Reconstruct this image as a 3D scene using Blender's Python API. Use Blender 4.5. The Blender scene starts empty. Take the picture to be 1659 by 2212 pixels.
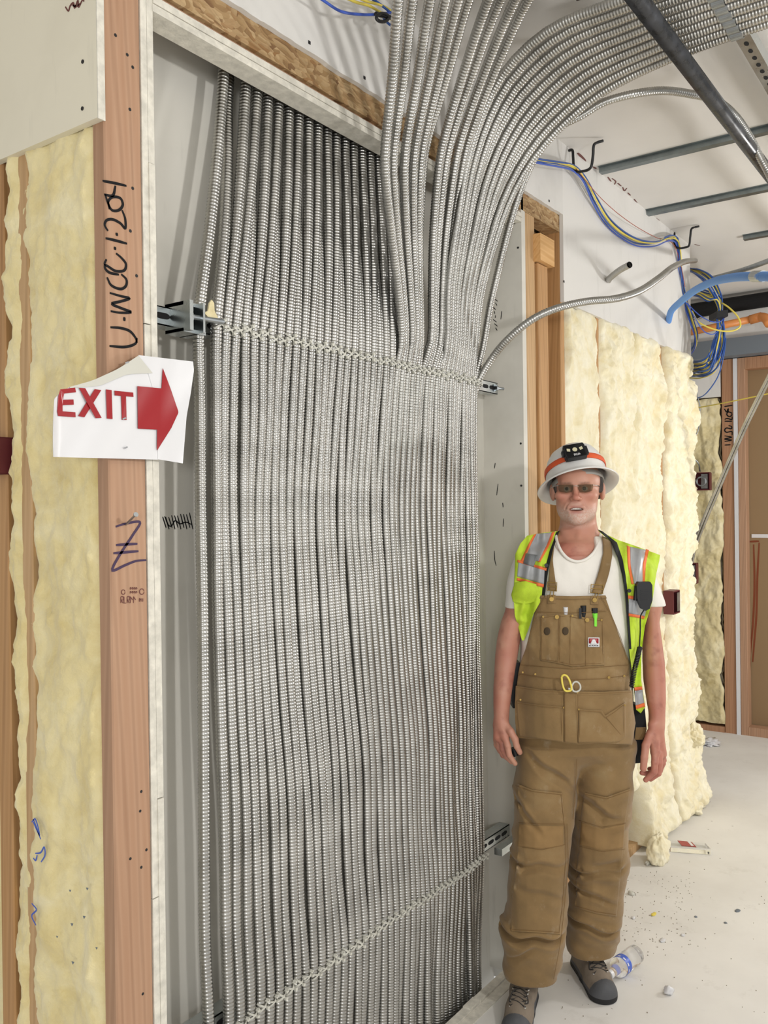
import bpy, math, random
import numpy as np
from mathutils import Vector, Matrix
random.seed(7); RNG = np.random.default_rng(7)
SC = bpy.context.scene; COL = SC.collection
# ------------------------------------------------------------------ camera
FPX, CX, CY = 1885.0, 829.5, 1106.0
TH = math.radians(35.5)
CAM = np.array([0.0, -1.42, 1.62])
PITCH, ROLL = -0.0050, 0.0128
F0 = np.array([math.cos(TH), math.sin(TH), 0.0]); R0 = np.array([math.sin(TH), -math.cos(TH), 0.0]); U0 = np.array([0, 0, 1.0])
FW = F0*math.cos(PITCH) + U0*math.sin(PITCH); UP1 = U0*math.cos(PITCH) - F0*math.sin(PITCH)
UPV = UP1*math.cos(ROLL) + R0*math.sin(ROLL); RT = R0*math.cos(ROLL) - UP1*math.sin(ROLL)
cd = bpy.data.cameras.new('camera'); cam = bpy.data.objects.new('camera', cd); COL.objects.link(cam)
cd.sensor_fit = 'VERTICAL'; cd.sensor_height = 36.0; cd.lens = 36.0*FPX/2212.0; cd.clip_start = 0.02
cam.matrix_world = Matrix(((RT[0], UPV[0], -FW[0], CAM[0]), (RT[1], UPV[1], -FW[1], CAM[1]), (RT[2], UPV[2], -FW[2], CAM[2]), (0, 0, 0, 1)))
SC.camera = cam
# ------------------------------------------------------------------ light and exposure
SC.view_settings.view_transform = 'Standard'; SC.view_settings.look = 'None'; SC.view_settings.gamma = 1.0
SC.view_settings.use_curve_mapping = False; SC.view_settings.exposure = 0.42
wd = bpy.data.worlds.new('world'); SC.world = wd; wd.use_nodes = True
wd.node_tree.nodes['Background'].inputs[0].default_value = (1.0, 0.995, 0.985, 1); wd.node_tree.nodes['Background'].inputs[1].default_value = 0.45
def lamp(name, loc, aim, size, power, color, shape='DISK'):
    l = bpy.data.lights.new(name, 'AREA'); l.shape = shape; l.size = size; l.energy = power; l.color = color
    o = bpy.data.objects.new(name, l); COL.objects.link(o); o.location = loc
    o.rotation_euler = (Vector(aim)-Vector(loc)).to_track_quat('-Z', 'Y').to_euler(); return o
def bulb(name, loc, rad, power, color):
    l = bpy.data.lights.new(name, 'POINT'); l.shadow_soft_size = rad; l.energy = power; l.color = color
    o = bpy.data.objects.new(name, l); COL.objects.link(o); o.location = loc; return o
bulb('work_light_right_of_camera', (1.35, -2.2, 2.15), 0.07, 46, (1.0, 0.985, 0.96))
bulb('work_light_down_corridor', (5.0, -2.3, 1.75), 0.16, 90, (1.0, 0.985, 0.96))
bulb('fill_light_behind_camera', (-1.9, -2.7, 1.7), 0.30, 106, (1.0, 0.99, 0.975))  # unseen fill lamp, added to brighten the left wall
def W(u, v, X=None, Y=None, Z=None, D=None):
    d = FW + (u-CX)/FPX*RT + (CY-v)/FPX*UPV
    if X is not None: t = (X-CAM[0])/d[0]
    elif Y is not None: t = (Y-CAM[1])/d[1]
    elif Z is not None: t = (Z-CAM[2])/d[2]
    else: t = D/float(d@F0)
    return CAM + d*t
# ------------------------------------------------------------------ materials
MATS = {}
def lin(c):
    if isinstance(c, str):
        c = [int(c[i:i+2], 16)/255 for i in (0, 2, 4)]
        c = [x/12.92 if x <= .04045 else ((x+.055)/1.055)**2.4 for x in c]
    return (c[0], c[1], c[2], 1.0)
class NT:
    def __init__(s, name):
        s.m = bpy.data.materials.new(name); s.m.use_nodes = True; s.t = s.m.node_tree; s.b = s.t.nodes['Principled BSDF']; MATS[name] = s.m
    def n(s, typ, **kw):
        nd = s.t.nodes.new(typ)
        for k, v in kw.items():
            if k.startswith('i_'): nd.inputs[int(k[2:]) if k[2:].isdigit() else k[2:].replace('_', ' ')].default_value = v
            else: setattr(nd, k, v)
        return nd
    def l(s, a, b): s.t.links.new(a, b)
    def coord(s, kind='Object', scale=(1, 1, 1), rot=(0, 0, 0)):
        tc = s.n('ShaderNodeTexCoord'); mp = s.n('ShaderNodeMapping'); mp.inputs['Scale'].default_value = scale; mp.inputs['Rotation'].default_value = rot
        s.l(tc.outputs[kind], mp.inputs[0]); return mp.outputs[0]
    def noise(s, co, scale, detail=4, rough=.55, dist=0):
        nd = s.n('ShaderNodeTexNoise'); nd.inputs['Scale'].default_value = scale; nd.inputs['Detail'].default_value = detail
        nd.inputs['Roughness'].default_value = rough; nd.inputs['Distortion'].default_value = dist; s.l(co, nd.inputs['Vector']); return nd.outputs['Fac']
    def ramp(s, fac, stops):
        r = s.n('ShaderNodeValToRGB'); e = r.color_ramp.elements
        while len(e) < len(stops): e.new(.5)
        for k, (p, c) in enumerate(stops): e[k].position = p; e[k].color = lin(c)
        s.l(fac, r.inputs[0]); return r.outputs[0]
    def mix(s, fac, a, b, mode='MIX'):
        m = s.n('ShaderNodeMix', data_type='RGBA', blend_type=mode)
        for soc, val in ((m.inputs[0], fac), (m.inputs[6], a), (m.inputs[7], b)):
            if hasattr(val, 'links') or hasattr(val, 'is_linked'): s.l(val, soc)
            elif soc == m.inputs[0]: soc.default_value = val
            else: soc.default_value = lin(val)
        return m.outputs[2]
    def math(s, op, a, b=0.0):
        m = s.n('ShaderNodeMath', operation=op)
        for k, val in enumerate((a, b)):
            if hasattr(val, 'is_linked'): s.l(val, m.inputs[k])
            else: m.inputs[k].default_value = val
        return m.outputs[0]
    def bump(s, h, strength=.3, dist=.01):
        b = s.n('ShaderNodeBump'); b.inputs['Strength'].default_value = strength; b.inputs['Distance'].default_value = dist
        s.l(h, b.inputs['Height']); s.l(b.outputs[0], s.b.inputs['Normal'])
    def done(s, base=None, rough=.5, metal=0.0, **kw):
        if base is not None:
            if hasattr(base, 'is_linked'): s.l(base, s.b.inputs['Base Color'])
            else: s.b.inputs['Base Color'].default_value = lin(base)
        if hasattr(rough, 'is_linked'): s.l(rough, s.b.inputs['Roughness'])
        else: s.b.inputs['Roughness'].default_value = rough
        s.b.inputs['Metallic'].default_value = metal
        for k, v in kw.items(): s.b.inputs[k.replace('_', ' ')].default_value = v
        return s.m
def plain(name, c, rough=.5, metal=0.0, nscale=0, namt=.12, bump=0, bscale=60, **kw):
    s = NT(name); co = s.coord()
    base = c
    if nscale:
        cc = lin(c)[:3]; f = s.noise(co, nscale, 5)
        base = s.ramp(f, [(.3, tuple(x*(1-namt) for x in cc)), (.7, tuple(min(1, x*(1+namt)) for x in cc))])
    if bump: s.bump(s.noise(co, bscale, 4), bump, .004)
    return s.done(base, rough, metal, **kw)
def wood(name, c1, c2, c3, axis=2, sc=1.0):
    s = NT(name); scl = [14*sc]*3; scl[axis] = .55*sc; co = s.coord(scale=scl)
    f = s.noise(co, 2.2, 3, .5, .6); g = s.noise(co, 9, 4, .6, .3)
    w = s.n('ShaderNodeTexWave', wave_type='BANDS', bands_direction='DIAGONAL'); w.inputs['Scale'].default_value = 1.5; w.inputs['Distortion'].default_value = 5; w.inputs['Detail'].default_value = 3; w.inputs['Detail Scale'].default_value = .8
    s.l(co, w.inputs[0])
    a = s.ramp(f, [(.25, c1), (.5, c2), (.8, c3)]); b = s.ramp(w.outputs['Fac'], [(0, c3), (.35, c2), (1, c1)])
    m = s.mix(.45, a, b)
    kc = s.coord(scale=[7 if k != axis else 2.2 for k in range(3)]); v = s.n('ShaderNodeTexVoronoi'); v.inputs['Scale'].default_value = 1.0; s.l(kc, v.inputs['Vector'])
    kn = s.ramp(v.outputs['Distance'], [(.05, (1, 1, 1)), (.16, (0, 0, 0))])
    m = s.mix(s.math('MULTIPLY', kn, .75), m, '6e3d22')
    m = s.mix(s.math('MULTIPLY', g, .22), m, c1)
    s.bump(w.outputs['Fac'], .12, .003)
    return s.done(m, .62)
def drywall(name, c, stain='8f8b80', amt=.5):
    s = NT(name); co = s.coord(); f = s.noise(co, 1.7, 5, .6); g = s.noise(co, 38, 3)
    st = s.ramp(f, [(.5, (0, 0, 0)), (.82, (1, 1, 1))])
    m = s.mix(s.math('MULTIPLY', st, amt), c, stain)
    h = s.noise(s.coord(scale=(9, 9, 1.4)), 3, 4); st2 = s.ramp(h, [(.62, (0, 0, 0)), (.74, (1, 1, 1))])
    m = s.mix(s.math('MULTIPLY', st2, amt*.25), m, '57524a')
    s.bump(g, .05, .002); return s.done(m, .7)
drywall('drywall', 'dcdad6', '9c988f', .42); drywall('drywall_cream', 'e6e0cc', 'b5ae98', .35); drywall('drywall_shaft', 'd6d3ca', '8c887c', .5)
plain('gypsum_edge', 'd4d0c4', .85, nscale=45, namt=.16, bump=.3, bscale=140)
wood('fir_red', 'a57d60', 'b49074', '926e54'); wood('fir_tan', 'b89468', 'c8a67c', 'a17d50'); wood('fir_orange', 'ae8252', 'be9464', '90663c'); wood('fir_far', 'a5785a', 'b28765', '8f6648')
wood('fir_horizontal', 'cf9f64', 'dcb27c', 'b9843f', 0)
def osb():
    s = NT('osb'); co = s.coord(scale=(1, 1, 2.2)); v = s.n('ShaderNodeTexVoronoi'); v.inputs['Scale'].default_value = 48; v.inputs['Randomness'].default_value = 1
    nz = s.n('ShaderNodeTexNoise'); nz.inputs['Scale'].default_value = 9; s.l(co, nz.inputs['Vector'])
    s.l(s.mix(.12, co, nz.outputs['Color'], 'ADD'), v.inputs['Vector'])
    m = s.ramp(v.outputs['Color'], [(.1, '7d5c3a'), (.35, 'a98a5e'), (.6, 'c7ab80'), (.9, '9a7448')]); f = s.noise(s.coord(scale=(6, 6, 30)), 5, 5)
    m = s.mix(s.math('MULTIPLY', f, .5), m, '6e4e30'); s.bump(v.outputs['Distance'], .5, .006); return s.done(m, .75)
osb()
def steel(name, c, r0, r1, sc=12, metal=1.0):
    s = NT(name); co = s.coord(); f = s.noise(co, sc, 4); cc = lin(c)[:3]
    m = s.ramp(f, [(.3, tuple(x*.82 for x in cc)), (.7, tuple(min(1, x*1.12) for x in cc))])
    rr = s.math('ADD', s.math('MULTIPLY', f, r1-r0), r0); return s.done(m, rr, metal)
steel('conduit_steel', 'b4b3af', .24, .42); steel('galvanized', 'a8adb0', .28, .5, 30); steel('strut_zinc', 'c4cacb', .2, .35); steel('chrome', 'dedede', .1, .2)
steel('channel_steel', '8f989a', .35, .5, 20); steel('brass', 'b99a5c', .25, .4, 40)
def black_pipe():
    s = NT('black_pipe'); co = s.coord(); f = s.noise(co, 16, 6, .7); g = s.noise(co, 60, 4)
    m = s.ramp(f, [(.42, '141518'), (.66, '2e3036'), (.78, '6d7076')]); s.bump(g, .08, .002); return s.done(m, s.ramp(f, [(.3, (.16,)*3), (.75, (.5,)*3)]), .0, Specular_IOR_Level=.8)
black_pipe()
def insul(name, c1, c2, c3):
    s = NT(name); co = s.coord(); f = s.noise(co, 7, 6, .65, .8); g = s.noise(co, 2.4, 4, .6); h = s.noise(co, 90, 5, .7)
    m = s.ramp(f, [(.28, c3), (.5, c2), (.7, c1)]); m = s.mix(s.math('MULTIPLY', s.ramp(g, [(.55, (0, 0, 0)), (.8, (1, 1, 1))]), .5), m, c3)
    hh = s.math('ADD', s.math('MULTIPLY', s.noise(co, 34, 7, .72, .3), 1.0), s.math('MULTIPLY', h, .6)); s.bump(hh, .45, .010)
    return s.done(m, .95, Specular_IOR_Level=.1, Sheen_Weight=.3)
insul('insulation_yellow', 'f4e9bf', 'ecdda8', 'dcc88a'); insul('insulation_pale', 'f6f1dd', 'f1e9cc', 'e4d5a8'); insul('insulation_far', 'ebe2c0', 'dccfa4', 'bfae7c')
def floor_mat():
    s = NT('floor_concrete'); co = s.coord(); f = s.noise(co, 1.3, 6, .6); g = s.noise(co, 9, 6, .7); v = s.n('ShaderNodeTexVoronoi'); v.inputs['Scale'].default_value = 13; s.l(co, v.inputs['Vector'])
    m = s.ramp(f, [(.3, 'd2cfc9'), (.55, 'dfddd8'), (.75, 'e8e6e1')]); m = s.mix(s.math('MULTIPLY', s.ramp(g, [(.58, (0, 0, 0)), (.75, (1, 1, 1))]), .35), m, 'b0aba1')
    w = s.noise(co, 55, 3); d = s.ramp(v.outputs['Distance'], [(.045, (1, 1, 1)), (.07, (0, 0, 0))]); d = s.math('MULTIPLY', d, s.ramp(w, [(.5, (0, 0, 0)), (.55, (1, 1, 1))]))
    m = s.mix(s.math('MULTIPLY', d, .65), m, '8a8378'); s.bump(g, .08, .004); return s.done(m, .75)
floor_mat()
plain('ceiling_paint', 'dad7d2', .75, nscale=1.6, namt=.05, bump=.04, bscale=30)
for nm, c, r in (('wire_blue', '23509c', .4), ('wire_light_blue', '3f5fc0', .4), ('wire_yellow', 'e3cf5a', .4), ('wire_red', 'a8503c', .5), ('ent_blue', '5a93dd', .42), ('cpvc_orange', 'd98c4c', .4),
    ('ink_black', '0c0b0e', .95), ('ink_purple', '463650', .9), ('ink_brown', '6a3a34', .6), ('black_plastic', '131417', .42), ('nylon', 'c6c5bb', .45), ('red_vinyl', '98121a', .3), ('white_vinyl', 'd9d9db', .35),
    ('screw', '1a1a1c', .5), ('kraft_board', '8f7656', .8), ('beam_grey', '6f777f', .55), ('box_red', '5e2228', .5), ('void', '0a0a0b', .9), ('primer_rust', '7a3c1e', .7)):
    plain(nm, c, r)
# ------------------------------------------------------------------ object helpers
WP = {}
def obj(name, V, Fc, mat, parent=None, label=None, cat=None, group=None, kind=None, smooth=False, org=None, mi=None, mats=None):
    V = np.asarray(V, dtype=np.float64)
    if parent is None: o0 = np.array([(V[:, 0].min()+V[:, 0].max())/2, (V[:, 1].min()+V[:, 1].max())/2, V[:, 2].min()]) if org is None else np.array(org, float)
    else: o0 = WP[parent.name]
    me = bpy.data.meshes.new(name); vv = V-o0
    if isinstance(Fc, np.ndarray) and Fc.ndim == 2:
        nf, k = Fc.shape; me.vertices.add(len(vv)); me.vertices.foreach_set('co', vv.astype(np.float32).ravel())
        me.loops.add(nf*k); me.loops.foreach_set('vertex_index', Fc.astype(np.int32).ravel()); me.polygons.add(nf)
        me.polygons.foreach_set('loop_start', np.arange(0, nf*k, k, dtype=np.int32)); me.update(calc_edges=True)
    else: me.from_pydata([tuple(p) for p in vv], [], [tuple(int(i) for i in f) for f in Fc]); me.update()
    for m in (mats or [mat]): me.materials.append(MATS[m])
    if mi is not None: me.polygons.foreach_set('material_index', np.asarray(mi, dtype=np.int32))
    if smooth: me.polygons.foreach_set('use_smooth', [True]*len(me.polygons))
    me.validate(); o = bpy.data.objects.new(name, me); COL.objects.link(o)
    if parent is None: o.location = o0; WP[o.name] = o0
    else: o.parent = parent; WP[o.name] = o0
    tag(o, label, cat, group, kind); return o
ONES = 'first second third fourth fifth sixth seventh eighth ninth tenth eleventh twelfth thirteenth fourteenth fifteenth sixteenth seventeenth eighteenth nineteenth'.split()
def nth(n): return ONES[n-1] if n < 20 else (('twentieth', 'thirtieth', 'fortieth')[n//10-2] if n % 10 == 0 else ('twenty', 'thirty', 'forty')[n//10-2]+'-'+ONES[n % 10-1])
def tag(o, label=None, cat=None, group=None, kind=None):
    for k, v in (('label', label), ('category', cat), ('group', group), ('kind', kind)):
        if v: o[k] = v
    return o
def empty(name, loc, label, cat, group=None):
    o = bpy.data.objects.new(name, None); COL.objects.link(o); o.location = loc; o.empty_display_size = .05; WP[o.name] = np.array(loc, float); return tag(o, label, cat, group)
class MB:
    def __init__(s): s.V = []; s.F = []; s.n = 0
    def add(s, V, Fc):
        V = np.asarray(V, float); s.V.append(V); s.F += [tuple(int(i)+s.n for i in f) for f in Fc]; s.n += len(V); return s
    def box(s, x0, x1, y0, y1, z0, z1):
        V = [(x, y, z) for x in (x0, x1) for y in (y0, y1) for z in (z0, z1)]
        return s.add(V, [(0, 1, 3, 2), (4, 6, 7, 5), (0, 4, 5, 1), (2, 3, 7, 6), (0, 2, 6, 4), (1, 5, 7, 3)])
    def obox(s, c, ax, ay, az):
        c, ax, ay, az = map(lambda q: np.array(q, float), (c, ax, ay, az)); V = [c+i*ax+j*ay+k*az for i in (-1, 1) for j in (-1, 1) for k in (-1, 1)]
        return s.add(V, [(0, 1, 3, 2), (4, 6, 7, 5), (0, 4, 5, 1), (2, 3, 7, 6), (0, 2, 6, 4), (1, 5, 7, 3)])
    def tube(s, P, r, n=8, caps=True):
        V, Fq = tube_arr(np.asarray(P, float), r, n); Fl = [tuple(f) for f in Fq]
        if caps: Fl += [tuple(range(n-1, -1, -1)), tuple(range(len(V)-n, len(V)))]
        return s.add(V, Fl)
    def prism(s, P, d):
        P = np.asarray(P, float); d = np.array(d, float); n = len(P)
        return s.add(np.vstack([P, P+d]), [tuple(range(n)), tuple(range(2*n-1, n-1, -1))]+[(i, i+n, (i+1) % n+n, (i+1) % n) for i in range(n)])
    def out(s, name, mat, parent=None, **kw): return obj(name, np.vstack(s.V), s.F, mat, parent, **kw)
def spline(P, n):
    P = np.asarray(P, float)
    if len(P) == 2: t = np.linspace(0, 1, n)[:, None]; return P[0]*(1-t)+P[1]*t
    Q = np.vstack([2*P[0]-P[1], P, 2*P[-1]-P[-2]]); seg = np.linalg.norm(np.diff(P, axis=0), axis=1); cum = np.concatenate([[0], np.cumsum(seg)])
    t = np.linspace(0, cum[-1], n); k = np.clip(np.searchsorted(cum, t, side='right')-1, 0, len(P)-2); f = ((t-cum[k])/seg[k])[:, None]
    m0 = (Q[k+2]-Q[k])/((seg[np.maximum(k-1, 0)]+seg[k])[:, None])*seg[k][:, None]; k2 = np.minimum(k+1, len(seg)-1); m1 = (Q[k+3]-Q[k+1])/((seg[k]+seg[k2])[:, None])*seg[k][:, None]
    return (2*f**3-3*f**2+1)*P[k]+(f**3-2*f**2+f)*m0+(-2*f**3+3*f**2)*P[k+1]+(f**3-f**2)*m1
def resample(P, step):
    seg = np.linalg.norm(np.diff(P, axis=0), axis=1); cum = np.concatenate([[0], np.cumsum(seg)]); n = max(2, int(cum[-1]/step)); t = np.linspace(0, cum[-1], n)
    return np.stack([np.interp(t, cum, P[:, i]) for i in range(3)], 1)
def tube_arr(P, r, n):
    T = np.gradient(P, axis=0); T /= np.linalg.norm(T, axis=1)[:, None]+1e-12
    ref = np.array([0.31, -0.83, 0.17]) if abs(T[:, 2]).mean() > .5 else np.array([0.1, 0.15, 1.0])
    A = np.cross(T, ref); A /= np.linalg.norm(A, axis=1)[:, None]+1e-12; B = np.cross(T, A)
    r = np.broadcast_to(np.asarray(r, float), (len(P),)); an = np.linspace(0, 2*np.pi, n, endpoint=False)
    V = P[:, None, :]+r[:, None, None]*(np.cos(an)[None, :, None]*A[:, None, :]+np.sin(an)[None, :, None]*B[:, None, :])
    i = np.arange(len(P)-1)[:, None]*n; j = np.arange(n)[None, :]; j2 = (j+1) % n
    return V.reshape(-1, 3), np.stack([i+j, i+j2, i+n+j2, i+n+j], -1).reshape(-1, 4)
def corrugated(P, R=.0137, pitch=.0084, n=12):
    P = resample(P, pitch/4); k = np.arange(len(P)) % 4; r = np.choose(k, [R*.85, R*.985, R, R*.975]); return tube_arr(P, r, n)
def hash3(ix, iy, iz, s=0):
    h = (ix*374761393+iy*668265263+iz*2147483647+s*974711) & 0xffffffff; h = ((h ^ (h >> 13))*1274126177) & 0xffffffff; return ((h ^ (h >> 16)) & 0xffff)/65535.0
def vnoise(x, y, z=0.0, s=0):
    x, y, z = np.broadcast_arrays(np.asarray(x, float), np.asarray(y, float), np.asarray(z, float)); ix, iy, iz = (np.floor(q).astype(np.int64) for q in (x, y, z))
    fx, fy, fz = x-ix, y-iy, z-iz; fx, fy, fz = (q*q*(3-2*q) for q in (fx, fy, fz)); r = 0
    for a in (0, 1):
        for b in (0, 1):
            for c in (0, 1): r = r+hash3(ix+a, iy+b, iz+c, s)*(fx if a else 1-fx)*(fy if b else 1-fy)*(fz if c else 1-fz)
    return r
def fbm(x, y, z=0.0, o=4, s=0):
    r = 0; a = .5
    for k in range(o): r = r+a*(vnoise(x*2**k, y*2**k, z*2**k, s+k)-.5); a *= .55
    return r*2
def frame_box(mb, a, b, hw, hh, side): pass
# ------------------------------------------------------------------ the setting
ZC = 3.04; XL = 1.072; XS = XL+.0895; XJ = XS+.032; XR = 2.868; D2 = .165; ZH = 2.645
def struct(name, mb, mat, **kw): return mb.out(name, mat, kind='structure', **kw)
m = MB(); m.box(-3.5, 9, -6, -.001, -.15, 0); m.box(XR+.03, 9, -.001, 3.5, -.15, 0); m.box(-3.5, XJ, -.001, 3.5, -.15, 0); m.box(XJ, XR+.03, D2+.02, 3.5, -.15, 0); struct('floor', m, 'floor_concrete')
m = MB().box(-1, 9, -4.2, 3.5, ZC, ZC+.1); struct('ceiling', m, 'ceiling_paint')
# shaft recess
m = MB().box(XJ-.03, XR+.03, D2, D2+.016, -.6, 3.03); struct('wall_shaft_back', m, 'drywall_shaft')
m = MB().box(XR, XR+.016, 0.0, D2, -.1, ZC); m.box(XR+.0161, XR+.032, 0.001, D2, -.1, ZC); struct('wall_shaft_side', m, 'drywall_shaft')
# left jamb lining: two gypsum layers seen on edge
t = empty('jamb_lining', (XS+.016, .03, 0), 'two white gypsum board layers seen edge-on right of the stud marked in black', 'drywall')
for k, (a, b) in enumerate(((XS+.0005, XS+.0155), (XS+.0165, XJ))):
    m = MB(); cuts = [0, .55, 1.03, 1.9, 2.33, ZH+.03] if k else [0, .83, 2.0, ZH+.03]
    for i in range(len(cuts)-1):
        o = RNG.uniform(-.002, .002); m.box(a+o*.4, b+o*.6, -.002+o, D2, cuts[i]+.0005, cuts[i+1]-.0015)
    m.out('board_edge', 'gypsum_edge', t)
t = empty('head_lining', (2.0, .03, ZH), 'pair of white gypsum board edges running under the wood header', 'drywall')
MB().box(XJ, XR, -.002, D2*.35, ZH, ZH+.0155).out('board_edge', 'gypsum_edge', t); MB().box(XJ, XR, -.004, D2*.35, ZH+.0165, ZH+.032).out('board_edge', 'gypsum_edge', t)
m = MB()
n = 120; xs = np.linspace(XS, 2.90, n)
MB().box(XL, 3.2, 0.0, .06, ZH+.047, 2.80).out('header_beam', 'osb', label='strand-board header beam above the conduit opening, bare face between drywall and gypsum edges', cat='beam')
MB().box(XJ, XR, .012, .05, ZH+.033, ZH+.0465).out('header_shim', 'fir_red', label='dark recessed wood strip under the strand-board header', cat='lumber')
# upper drywall above the header, ragged lower edge
def ragged_board(x0, x1, z0, z1, y0, y1, amp=.004, step=.012):
    n = int((x1-x0)/step); xs = np.linspace(x0, x1, n); zz = z0+amp*fbm(xs*25, 3.3, 0, 3)
    V = []; 
    for y in (y0, y1): V += [(x, y, z) for x, z in zip(xs, zz)]+[(x, y, z1) for x in xs]
    Fc = []
    for i in range(n-1): Fc += [(i, i+1, n+i+1, n+i), (2*n+i+1, 2*n+i, 3*n+i, 3*n+i+1), (i+1, i, 2*n+i, 2*n+i+1)]
    Fc += [(0, n, 3*n, 2*n), (n-1, 3*n-1, 4*n-1, 2*n-1)]; return MB().add(V, Fc)
WBX = 4.892
struct('wall_shaft_upper', ragged_board(1.10, 3.2, 2.757, ZC, -.016, -.0005), 'drywall')
m = ragged_board(3.2, WBX, 2.418, ZC, -.016, -.0005, .0015); m.box(WBX-.0161, WBX, 0, .16, 2.418, ZC); struct('wall_right_upper', m, 'drywall')
for nm, x0 in (('first', 0), ): pass
m = MB(); 
for u, v in ((668, 92), (787, 168), (1186, 434), (1218, 608), (1436, 586)):
    p = W(u, v, Y=-.0162); m.box(p[0]-.004, p[0]+.004, -.0175, -.0161, p[2]-.004, p[2]+.004)
m.out('drywall_screws', 'screw', label='dark screw heads dotting the upper drywall band', cat='screw', kind='stuff')
# sill
m = ragged_board(XJ, XR, -.1, .004, -.018, -.001, .0); m = MB()
for i in range(26):
    x0 = XJ+(XR-XJ)*i/26; x1 = XJ+(XR-XJ)*(i+1)/26; j = RNG.uniform(-.003, .004); m.box(x0, x1+.001, -.014+j, .016+j*.4, -.14, .008+j)
m.box(XJ, XR, -.05, -.0145, -.02, .003); struct('trim_1', m, 'gypsum_edge')
MB().box(XJ-.02, XR+.03, .1, D2+.02, -.62, -.6).out('wall_shaft_pit', 'void', kind='structure')
# studs
def stud(name, x0, x1, y0, y1, z0, z1, mat, label, cat='stud', **kw):
    m = MB(); b = .003
    P = [(x0+b, y0, z0), (x1-b, y0, z0), (x1, y0+b, z0), (x1, y1-b, z0), (x1-b, y1, z0), (x0+b, y1, z0), (x0, y1-b, z0), (x0, y0+b, z0)]
    return m.prism(P, (0, 0, z1-z0)).out(name, mat, label=label, cat=cat, **kw)
def rib(mb, P, w, nrm):
    P = np.asarray(P, float); n = len(P); T = np.gradient(P, axis=0); T /= np.linalg.norm(T, axis=1)[:, None]+1e-9; S = np.cross(T, nrm)
    ww = w*(1-.35*np.abs(np.linspace(-1, 1, n))**3)[:, None]; V = np.vstack([P-S*ww/2, P+S*ww/2]); nn = np.array(nrm, float)*.0006
    V = np.vstack([V, V+nn]); F_ = []
    for i in range(n-1): F_ += [(i, i+1, n+i+1, n+i), (2*n+i, 3*n+i, 3*n+i+1, 2*n+i+1), (i, 2*n+i, 2*n+i+1, i+1), (n+i, n+i+1, 3*n+i+1, 3*n+i)]
    return mb.add(V, F_)
def strokes(name, lst, mat, parent, w, plane, nrm, f=lambda q: q, **kw):
    m = MB()
    for s_ in lst:
        P = np.array([W(*f(q), **plane) for q in s_])+np.array(nrm)*.0004
        rib(m, spline(P, max(6, 5*len(P))), w, nrm)
    return m.out(name, mat, parent, **kw)
st = stud('stud', XL, XS, 0, .038, 0, ZC, 'fir_red', 'tall reddish stud with black handwriting up its wide face, left of the conduits')
q1 = lambda p: (p[0]/2.963, p[1]/2.963); q2 = lambda p: (p[0]/2.963, 740+p[1]/2.963)
strokes('marker_writing', [[(655, 1158), (730, 1172), (808, 1190)], [(665, 1245), (720, 1252), (738, 1190)], [(672, 1245), (690, 1300), (715, 1345), (760, 1345), (785, 1310), (770, 1270), (720, 1262), (692, 1290), (700, 1340)],
  [(780, 1345), (800, 1400), (800, 1462), (770, 1430), (720, 1405), (682, 1410), (668, 1440), (690, 1478)], [(745, 1490), (748, 1510)], [(675, 1525), (740, 1540), (812, 1560)], [(735, 1580), (735, 1600)],
  [(742, 1622), (775, 1650), (805, 1690), (795, 1730), (740, 1735), (690, 1705), (668, 1690), (680, 1660)], [(668, 1690), (672, 1720), (700, 1745), (760, 1758)], [(775, 1755), (808, 1790), (805, 1830), (770, 1850), (710, 1825), (684, 1775)],
  [(702, 1875), (770, 1895), (828, 1910), (770, 1930), (715, 1945), (780, 1975), (838, 1998), (770, 2002), (708, 1992)], [(795, 2030), (795, 2055)], [(706, 2095), (770, 2100), (830, 2120), (868, 2165), (875, 2195)]], 'ink_black', st, .0055, dict(Y=-.0), (0, -1, 0), q1, label='black marker lot number written upward')
strokes('marker_writing', [[(875, -30), (868, 5), (800, 28), (700, 22)]], 'ink_black', st, .0055, dict(Y=-.0), (0, -1, 0), q2)
strokes('marker_writing', [[(740, 1178), (800, 1160), (895, 1150), (850, 1230), (790, 1320), (730, 1420), (718, 1460), (800, 1425), (870, 1398), (935, 1392)], [(742, 1296), (800, 1292), (878, 1288)], [(725, 1348), (800, 1342), (885, 1335)]], 'ink_purple', st, .0055, dict(Y=-.0), (0, -1, 0), q2)
def txt_strokes(u0, v0, w, h, rows):
    r = []
    for (ru, rv, rw, rh, pat) in rows:
        for k, c in enumerate(pat):
            if c == ' ': continue
            x = u0+w*(ru+rw*k/len(pat)); x2 = x+w*rw/len(pat)*.7; y = v0+h*rv; y2 = y+h*rh
            r.append([(x, y), (x, y2)]); 
            if c in 'BR8': r += [[(x, y), (x2, y), (x2, (y+y2)/2), (x, (y+y2)/2)], [(x, (y+y2)/2), (x2, y2)]]
            if c in 'T': r += [[(x-1.5, y2), (x2, y2)]]
            if c in '1&': r += [[(x, y), (x2, (y+y2)/2)]]
    return r
strokes('grade_stamp', txt_strokes(258, 1268, 55, 36, [(.05, .58, .62, .38, 'RTB&1'), (.78, .68, .2, .2, '122'), (.42, .02, .3, .14, '1111'), (.42, .25, .3, .14, '1111')])+[[(266+4*math.cos(a), 1279+5*math.sin(a)) for a in np.linspace(0, 6, 9)], [(306+5*math.cos(a), 1278+6*math.sin(a)) for a in np.linspace(0, 6, 9)]], 'ink_brown', st, .0016, dict(Y=-.0), (0, -1, 0))
m = MB()
for q in ((740, 225), (815, 350), (832, 700), (850, 1205), (835, 1478), (875, 1765), (850, 430)):
    p = W(q[0]/2.963, q[1]/2.963, Y=-.0005); m.tube([p, p+[0, .001, 0]], .0035, 8)
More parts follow.
